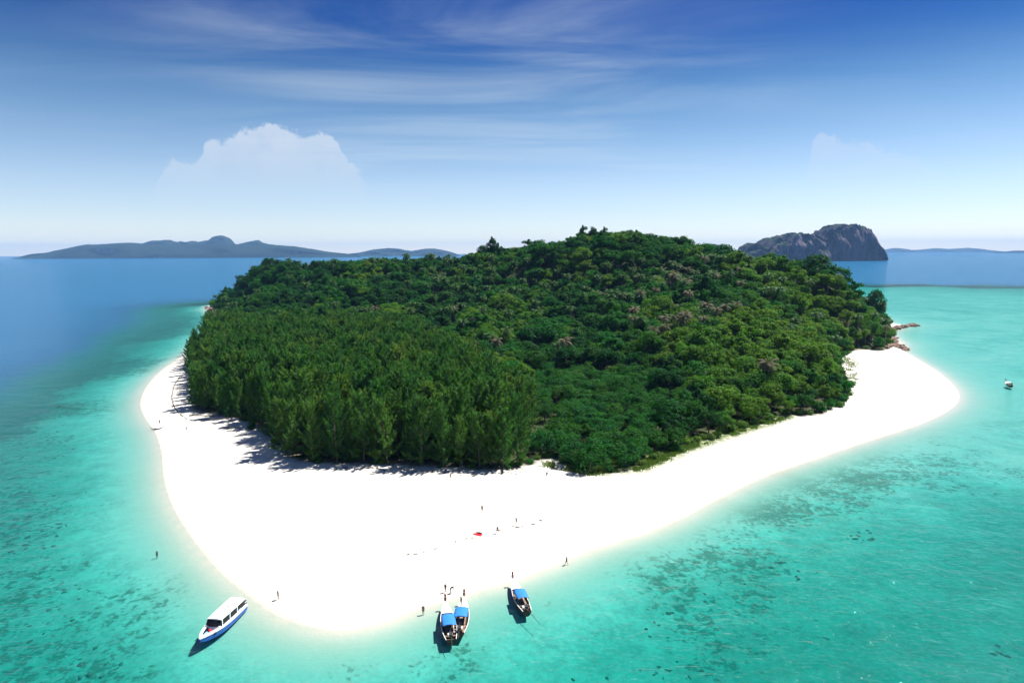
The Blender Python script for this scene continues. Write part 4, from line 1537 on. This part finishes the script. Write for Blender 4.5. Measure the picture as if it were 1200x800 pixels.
def seg_dist(p, a, b):
    e = b - a
    t = np.clip(((p - a) @ e) / max(e @ e, 1e-9), 0, 1)
    return np.linalg.norm(p - a - t[:, None] * e, axis=1), t


def person(label, pos, rz, pose, top, bottom, skin=0, group=None, scale=1.0):
    J = dict(BASE)
    J.update(POSE[pose])
    names = list(J)
    verts = [Vector(J[n]) for n in names]
    rad = [RAD.get(n, RAD.get(n[:2], .03)) for n in names]
    edges = [(names.index(a), names.index(b)) for a, b in BONES]
    for s in 'LR':                               # five fingers, the thumb off the side of the palm
        pw, pp_ = Vector(J['wr' + s]), Vector(J['pa' + s])
        d = (pp_ - pw).normalized()
        side = d.cross(Vector((1, 0.2, 0.1))).normalized()
        flex = side.cross(d).normalized()
        for q, ln in ((-1.2, .070), (-.4, .082), (.4, .078), (1.2, .062)):
            a = pp_ + side * (.016 * q) + d * .03
            m = a + d * (ln * .55)
            t = m + (d * .8 + flex * .5).normalized() * (ln * .45)
            i = len(verts)
            verts += [a, m, t]
            rad += [.010, .009, .007]
            edges += [(names.index('pa' + s), i), (i, i + 1), (i + 1, i + 2)]
        i = len(verts)
        verts += [pw + d * .03 + side * .038, pw + d * .075 + side * .058]
        rad += [.012, .009]
        edges += [(names.index('wr' + s), i), (i, i + 1)]
    me = bpy.data.meshes.new('person')
    me.from_pydata([tuple(v) for v in verts], edges, [])
    o = bpy.data.objects.new('person', me)
    col.objects.link(o)
    sk = o.modifiers.new('skin', 'SKIN')
    sk.use_smooth_shade = True
    for sv, r in zip(me.skin_vertices[0].data, rad):
        sv.radius = (r, r)
        sv.use_root = False
    me.skin_vertices[0].data[names.index('pelvis')].use_root = True
    ss = o.modifiers.new('smooth', 'SUBSURF')
    ss.levels = ss.render_levels = 1
    dg = bpy.context.evaluated_depsgraph_get()
    dg.update()
    body = bpy.data.meshes.new_from_object(o.evaluated_get(dg))
    o.modifiers.clear()
    o.data = body
    bpy.data.meshes.remove(me)
    body.materials.clear()
    body.materials.append(m_skin[skin])
    o.location, o.rotation_euler, o.scale = pos, (0, 0, rz), (scale,) * 3
    tag(o, label, 'person', group)
    P_ = np.array([v.co for v in body.vertices])
    N_ = np.array([v.normal for v in body.vertices])
    A = {n: np.array(J[n]) for n in J}
    D_, T_ = [], []
    for a, b in BONES:
        d, t = seg_dist(P_, A[a], A[b])
        D_.append(d)
        T_.append(t)
    near = np.argmin(D_, 0)
    tt = np.array(T_)[near, np.arange(len(P_))]
    bn = [BONES[i] for i in near]

    def shell(name, mask, mat, out):
        keep = [f for f in ([v for v in p.vertices] for p in body.polygons) if all(mask[v] for v in f)]
        used = sorted({v for f in keep for v in f})
        if not used:
            return
        ix = {v: i for i, v in enumerate(used)}
        link(name, mesh_np(name, P_[used] + N_[used] * out, [[ix[v] for v in f] for f in keep], [mat], True), o)
    shell('shorts', np.array([(b[0] == 'pelvis') or (b[0][:2] == 'hi' and t < .6) for b, t in zip(bn, tt)]), CLOTH[bottom], .012)
    if top:
        shell('shirt', np.array([b in (('pelvis', 'waist'), ('waist', 'chest'), ('chest', 'shL'), ('chest', 'shR')) or (b == ('chest', 'neck') and t < .6) or (b[0][:2] == 'sh' and t < .7)
                                 for b, t in zip(bn, tt)]), CLOTH[top], .016)
    face = A['nose'] - A['jaw']
    face = face / np.linalg.norm(face)
    hc = (A['jaw'] + A['crown']) / 2
    up = (A['crown'] - A['neck'])
    up = up / np.linalg.norm(up)
    rel = P_ - hc
    ishead = np.array([b[0] in ('jaw', 'neck') and b[1] != 'nose' for b in bn])
    shell('hair', ishead & (((rel @ up) > 0.035) | (((rel @ face) < 0.0) & ((rel @ up) > -0.07))), m_hair, .014)
    eye = []
    sd = np.cross(face, up)
    for sg in (-1, 1):
        c = hc + face * .078 + sd * sg * .03 + up * .01
        eye.append(tube([c - face * .004, c + face * .008], [.012, .006], 6))
    piece('eyes', o, eye, m_hair)
    return o


def stand_at(px, py, dz=0.0):
    p = on_ground(px, py)
    return (p.x, p.y, p.z + dz)


person('person in a navy top beside the kayak on the sand', stand_at(187, 497), 0.4, 'stand', 'navy', 'black')
person('person in black walking on the sand towards the kayak, near the fallen branches', stand_at(219, 505), 1.6, 'walk', 'black', 'black', 1)
person('person in grey walking just below the casuarina shade', stand_at(528, 562), -0.6, 'walk', 'grey', 'black')
person('person in dark clothes standing alone between the trees and the red towel', stand_at(565, 600), 3.1, 'stand', 'dark brown', 'black', 1)
person('person in grey standing with legs apart beside the seaweed line', stand_at(583, 625), 2.8, 'wide', 'grey', 'grey')
person('person in navy with both arms raised, one leg lifted, on the open sand', stand_at(605, 615), 2.2, 'reach', 'navy', 'navy', 1)
person('person in black wading in the shallows away from the boats', stand_at(664, 661), 0.9, 'walk', 'black', 'black', 1)
person('person in black walking on the sand before the boats beside a stooping one', stand_at(522, 694), 2.6, 'walk', 'black', 'black', 1)
person('person in dark clothes bending forward on the sand before the boats', stand_at(528, 695), -1.2, 'bend', 'black', 'dark brown', 1)
person('person in black standing at the waterline beside the bare decked boat', stand_at(496, 719), 3.0, 'stand', 'black', 'black', 1)
person('person in grey standing near the sand tip towards the speedboat', stand_at(326, 702), -0.8, 'stand', 'grey', 'grey')
person('person wading chest deep off the sand in the pale shallows', (lambda p: (p[0], p[1], -0.75))(stand_at(184, 650)), 1.2, 'stand', 'teal', 'black')
person('person sitting on the sand at the edge of the thicket', stand_at(641, 556), 3.0, 'sit', 'teal', 'black', 1)
tw = stand_at(560, 626)
person('person in dark clothes lying beside the red towel', (tw[0] + 0.25, tw[1] + 0.55, tw[2] + 0.02), 1.1, 'lie', 'black', 'black', 1)
bp = Vector(pos2)
dv2 = Vector((-math.sin(hd2), math.cos(hd2), 0))
pb = bp + dv2 * 2.9 + Vector((-0.3, 0, 0))
person('person in black standing on the bow of the second longtail boat', (pb.x, pb.y, 0.97), hd2 + 2.0, 'stand', 'black', 'black', 1)
sp_ = at(68, 476)
person('snorkeller swimming face down over the reef edge', (sp_.x, sp_.y, 0.03), 1.9, 'swim', 'black', 'black', 1)

# red towel
tv, tf = [], []
for i in range(9):
    for j in range(5):
        tv.append(((i / 8 - .5) * 1.9, (j / 4 - .5) * 1.0, 0.05 + 0.03 * math.sin(i * 1.7 + j)))
for i in range(8):
    for j in range(4):
        a = i * 5 + j
        tf.append([a, a + 5, a + 6, a + 1])
to = link('beach_towel', mesh_np('beach_towel', np.array(tv), tf, [m_redcloth], True), None, (tw[0], tw[1], tw[2]))
to.rotation_euler = (0, 0, R(-25))
to.modifiers.new('thick', 'SOLIDIFY').thickness = 0.02
tag(to, 'small red towel spread on the open white sand', 'towel')


# ------------------------------------------------------------------ rocks at the point
def rock_mesh(seed, flat):
    bm = bmesh.new()
    bmesh.ops.create_icosphere(bm, subdivisions=2, radius=1.0)
    g = np.random.default_rng(seed)
    pl = [(Vector(rdir(1, g)[0]), g.uniform(0.55, 0.85)) for _ in range(9)]
    for v in bm.verts:
        for n_, d_ in pl:
            k = v.co.dot(n_) - d_
            if k > 0:
                v.co -= n_ * k
        v.co.z *= flat
    me = bpy.data.meshes.new('boulder')
    bm.to_mesh(me)
    bm.free()
    me.materials.append(m_rock)
    return me


rocks = [rock_mesh(i, f) for i, f in enumerate((0.6, 0.5, 0.7, 0.45))]
bands = [([(1030, 409), (1045, 404), (1056, 407), (1062, 411)], 44, 3.0, 'brown boulder heaped where the beach meets the rocky point', 'boulders at the end of the beach'),
         ([(1036, 400), (1046, 396), (1050, 400)], 18, 2.8, 'brown boulder at the foot of the point trees', 'boulders under the point trees'),
         ([(1046, 386), (1056, 383), (1066, 381), (1076, 380.6)], 26, 3.4, 'dark flat boulder on the spit reaching into the sea', 'boulders on the spit'),
         ([(243, 361), (249, 366), (256, 370)], 14, 3.4, 'grey boulder along the foot of the far headland', 'boulders at the far headland')]
for line, n_, size, lb, gp in bands:
    for i in range(n_):
        u = (i + random.random()) / n_ * (len(line) - 1)
        k = min(int(u), len(line) - 2)
        px = line[k][0] + (line[k + 1][0] - line[k][0]) * (u - k) + random.uniform(-2, 2)
        py = line[k][1] + (line[k + 1][1] - line[k][1]) * (u - k) + random.uniform(-1.2, 1.2)
        p = on_ground(px, py)
        s = size * random.uniform(0.4, 1.15)
        o = link('boulder', random.choice(rocks), None, (p.x, p.y, max(p.z, -0.5) + s * 0.12))
        o.scale = (s * random.uniform(.8, 1.4), s * random.uniform(.8, 1.3), s * random.uniform(.6, 1.0))
        o.rotation_euler = (random.uniform(-.2, .2), random.uniform(-.2, .2), random.uniform(0, 6))
        tag(o, lb, 'boulder', gp)

# ------------------------------------------------------------------ driftwood and stumps
logs = [((222, 487), (262, 489), 0.22, 'long pale fallen trunk lying along the sand beside the grove corner'),
        ((212, 470), (221, 473), 0.12, 'short fallen branch on the sand beside the grove corner'),
        ((232, 493), (290, 490), 0.16, 'thin bleached branch in front of the long fallen trunk'),
        ((262, 502), (290, 503), 0.18, 'bleached log lying in the shade of the grove front'),
        ((215, 455), (224, 458), 0.14, 'small fallen branch where the tide line nears the trees')]
for a, b, r, lb in logs:
    pa, pb_ = on_ground(*a), on_ground(*b)
    n_ = 7
    path = [pa.lerp(pb_, i / (n_ - 1)) - pa + Vector((0, random.uniform(-.4, .4), r * 0.8 + 0.12 * math.sin(i))) for i in range(n_)]
    root = empty('driftwood_log', pa)
    tag(root, lb, 'driftwood')
    for i, q in enumerate(path):
        w = pa + q
        q.z += float(hz(w.x, w.y)[0]) - pa.z
    piece('log', root, [tube([tuple(q) for q in path], [r * (1 - 0.6 * i / (n_ - 1)) for i in range(n_)], 7)], m_drift, True)
    for i in (2, 4):
        q = path[i]
        piece('branch', root, [tube([tuple(q), tuple(q + Vector((random.uniform(-1, 1), random.uniform(-1, .2), .5))), tuple(q + Vector((random.uniform(-2, 2), random.uniform(-1.5, .3), .9)))],
                                    [r * .5, r * .35, r * .12], 5)], m_drift)
post = on_ground(268, 502)
o = link('dead_sapling', mesh_np('dead_sapling', *(lambda g: (g.verts(), g.f))(Geo().add(*tube([(0, 0, -.4), (0.05, 0, 2), (-.05, 0, 4.2)], [.14, .10, .05], 6)).add(*tube([(0, 0, 3), (.7, 0, 3.9)], [.05, .02], 5))), [m_drift]), None, post)
tag(o, 'thin upright dead sapling standing in front of the grove', 'dead tree')


def strip(line_px, gap, width, seed, name, label, solid=1.0):
    """washed-up weed along a line on the sand: many little flat heaps"""
    g = np.random.default_rng(seed)
    pts = [on_ground(*p) for p in line_px]
    geo = Geo()
    for a, b in zip(pts[:-1], pts[1:]):
        n_ = max(2, int((b - a).length / gap))
        for i in range(n_):
            if g.random() > solid:
                continue
            q = a.lerp(b, (i + g.random()) / n_) + Vector((g.normal() * width, g.normal() * width, 0))
            z = float(hz(q.x, q.y)[0])
            d = (b - a).normalized()
            ln, w, an = g.uniform(.35, 1.0), g.uniform(.10, .28), g.normal() * 0.5
            d2 = Vector((d.x * math.cos(an) - d.y * math.sin(an), d.x * math.sin(an) + d.y * math.cos(an), 0))
            s2 = Vector((-d2.y, d2.x, 0))
            c = Vector((q.x, q.y, z))
            v = [c - d2 * ln, c + s2 * w, c + d2 * ln, c - s2 * w, c + Vector((0, 0, .10 + w * .3))]
            geo.add([tuple(x) for x in v], [[0, 4, 1][::-1], [1, 4, 2][::-1], [2, 4, 3][::-1], [3, 4, 0][::-1]])
    o = link(name, mesh_np(name, geo.verts(), geo.f, [m_weed]))
    return tag(o, label, None, None, 'stuff')


strip([(212, 440), (204, 452), (201, 465), (204, 477), (211, 485), (219, 491)], 0.7, 0.12, 5, 'seaweed', 'thin dark curved tide line of seaweed beside the grove corner')
strip([(470, 652), (500, 645), (540, 633), (575, 624), (605, 618), (640, 608)], 1.0, 0.3, 6, 'seaweed', 'broken line of seaweed flecks crossing the open sand', 0.38)
strip([(395, 548), (470, 551), (540, 554), (610, 553)], 0.5, 0.9, 7, 'seaweed', 'dark litter of twigs along the foot of the front casuarinas', 0.8)

# float line beside the snorkeller
geo = Geo()
fa, fb = at(72, 477), at(112, 479)
rp = link('float_line', mesh_np('float_line', *(lambda g: (g.verts(), g.f))(Geo().add(*tube([tuple(fa.lerp(fb, i / 8) + Vector((0, math.sin(i) * .4, 0.02))) for i in range(9)], [.03] * 9, 5))), [m_rope]))
tag(rp, 'thin rope of small floats trailing from the snorkeller', 'float line')
for i in range(0, 9, 2):
    q = fa.lerp(fb, i / 8) + Vector((0, math.sin(i) * .4, 0.05))
    bm = bmesh.new()
    bmesh.ops.create_icosphere(bm, subdivisions=2, radius=0.2)
    me = bpy.data.meshes.new('float')
    bm.to_mesh(me)
    bm.free()
    me.materials.append(m_metal)
    link('float', me, rp, q)

# ------------------------------------------------------------------ grass and reef
def grass_patch(line, width, n_, seed, label, hgt=0.5):
    g = np.random.default_rng(seed)
    seg = np.linalg.norm(np.diff(line, axis=0), axis=1)
    cum = np.concatenate([[0], np.cumsum(seg)])
    u = g.uniform(0, cum[-1], n_)
    x = np.interp(u, cum, line[:, 0]) + g.normal(size=n_) * width * 0.3
    y = np.interp(u, cum, line[:, 1]) + g.beta(1.4, 2.6, n_) * width * 2.2 - 0.6
    clump = vnoise(x, y, 2.6, seed + 1) + vnoise(x, y, 6, seed + 2)
    k = clump > -0.12
    x, y = x[k], y[k]
    z = hz(x, y)
    a = g.uniform(0, 2 * math.pi, len(x))
    h = hgt * g.uniform(.5, 1.4, len(x))
    w = 0.11 * g.uniform(.7, 1.6, len(x))
    lx, ly = np.cos(a + 1.3) * h * .5, np.sin(a + 1.3) * h * .5
    v = np.stack([np.stack([x - np.cos(a) * w, y - np.sin(a) * w, z - .05], 1), np.stack([x + np.cos(a) * w, y + np.sin(a) * w, z - .05], 1),
                  np.stack([x + lx, y + ly, z + h], 1)], 1).reshape(-1, 3)
    f = np.arange(len(v)).reshape(-1, 3)
    return tag(link('beach_grass', mesh_np('beach_grass', v, f, [m_grass])), label, None, None, 'stuff')


grass_patch(GRASS_LINE, 5.0, 42000, 71, 'yellow green grass fringe between the thicket and the sand')
grass_patch(np.array(px_xy([(990, 418), (1000, 424), (1002, 436), (1004, 448)], 2.0)), 6.0, 2600, 75, 'sparse grass tufts on the sand of the bay')
grass_patch(np.array(px_xy([(640, 546), (664, 550), (700, 556)], 2.0)), 3.5, 2500, 78, 'low grass before the thicket trees')

g = np.random.default_rng(91)
base = []
bm = bmesh.new()
bmesh.ops.create_icosphere(bm, subdivisions=1, radius=1.0)
ico_v = np.array([v.co for v in bm.verts])
ico_f = np.array([[v.index for v in f.verts] for f in bm.faces])
bm.free()
geoV, geoF, nvt = [], [], 0
cx, cyy = g.uniform(-170, 190, 26000), g.uniform(85, 330, 26000)
Zc = hz(cx, cyy)
_, reefc_ = sea_depth(cx, cyy)
cl = vnoise(cx, cyy, 16, 93) + 0.7 * vnoise(cx, cyy, 5, 94)
keep = (Zc < -1.6) & (reefc_ > 0.2) & (cl > 0.34 - 0.30 * reefc_) & (g.random(26000) < 0.45)
for x, y, z in list(zip(cx[keep], cyy[keep], Zc[keep]))[:2600]:
    s = g.uniform(0.16, 0.50)
    v = ico_v * (s * g.uniform(.7, 1.5), s * g.uniform(.7, 1.5), s * 0.45) * (1 + 0.32 * g.normal(size=(len(ico_v), 1)))
    geoV.append(v + (x, y, z))
    geoF.append(ico_f + nvt)
    nvt += len(v)
print('CORAL', len(geoV))
tag(link('coral', mesh_np('coral', np.concatenate(geoV), np.concatenate(geoF), [m_coral], True)), 'scattered dark coral heads on the pale seabed', None, None, 'stuff')
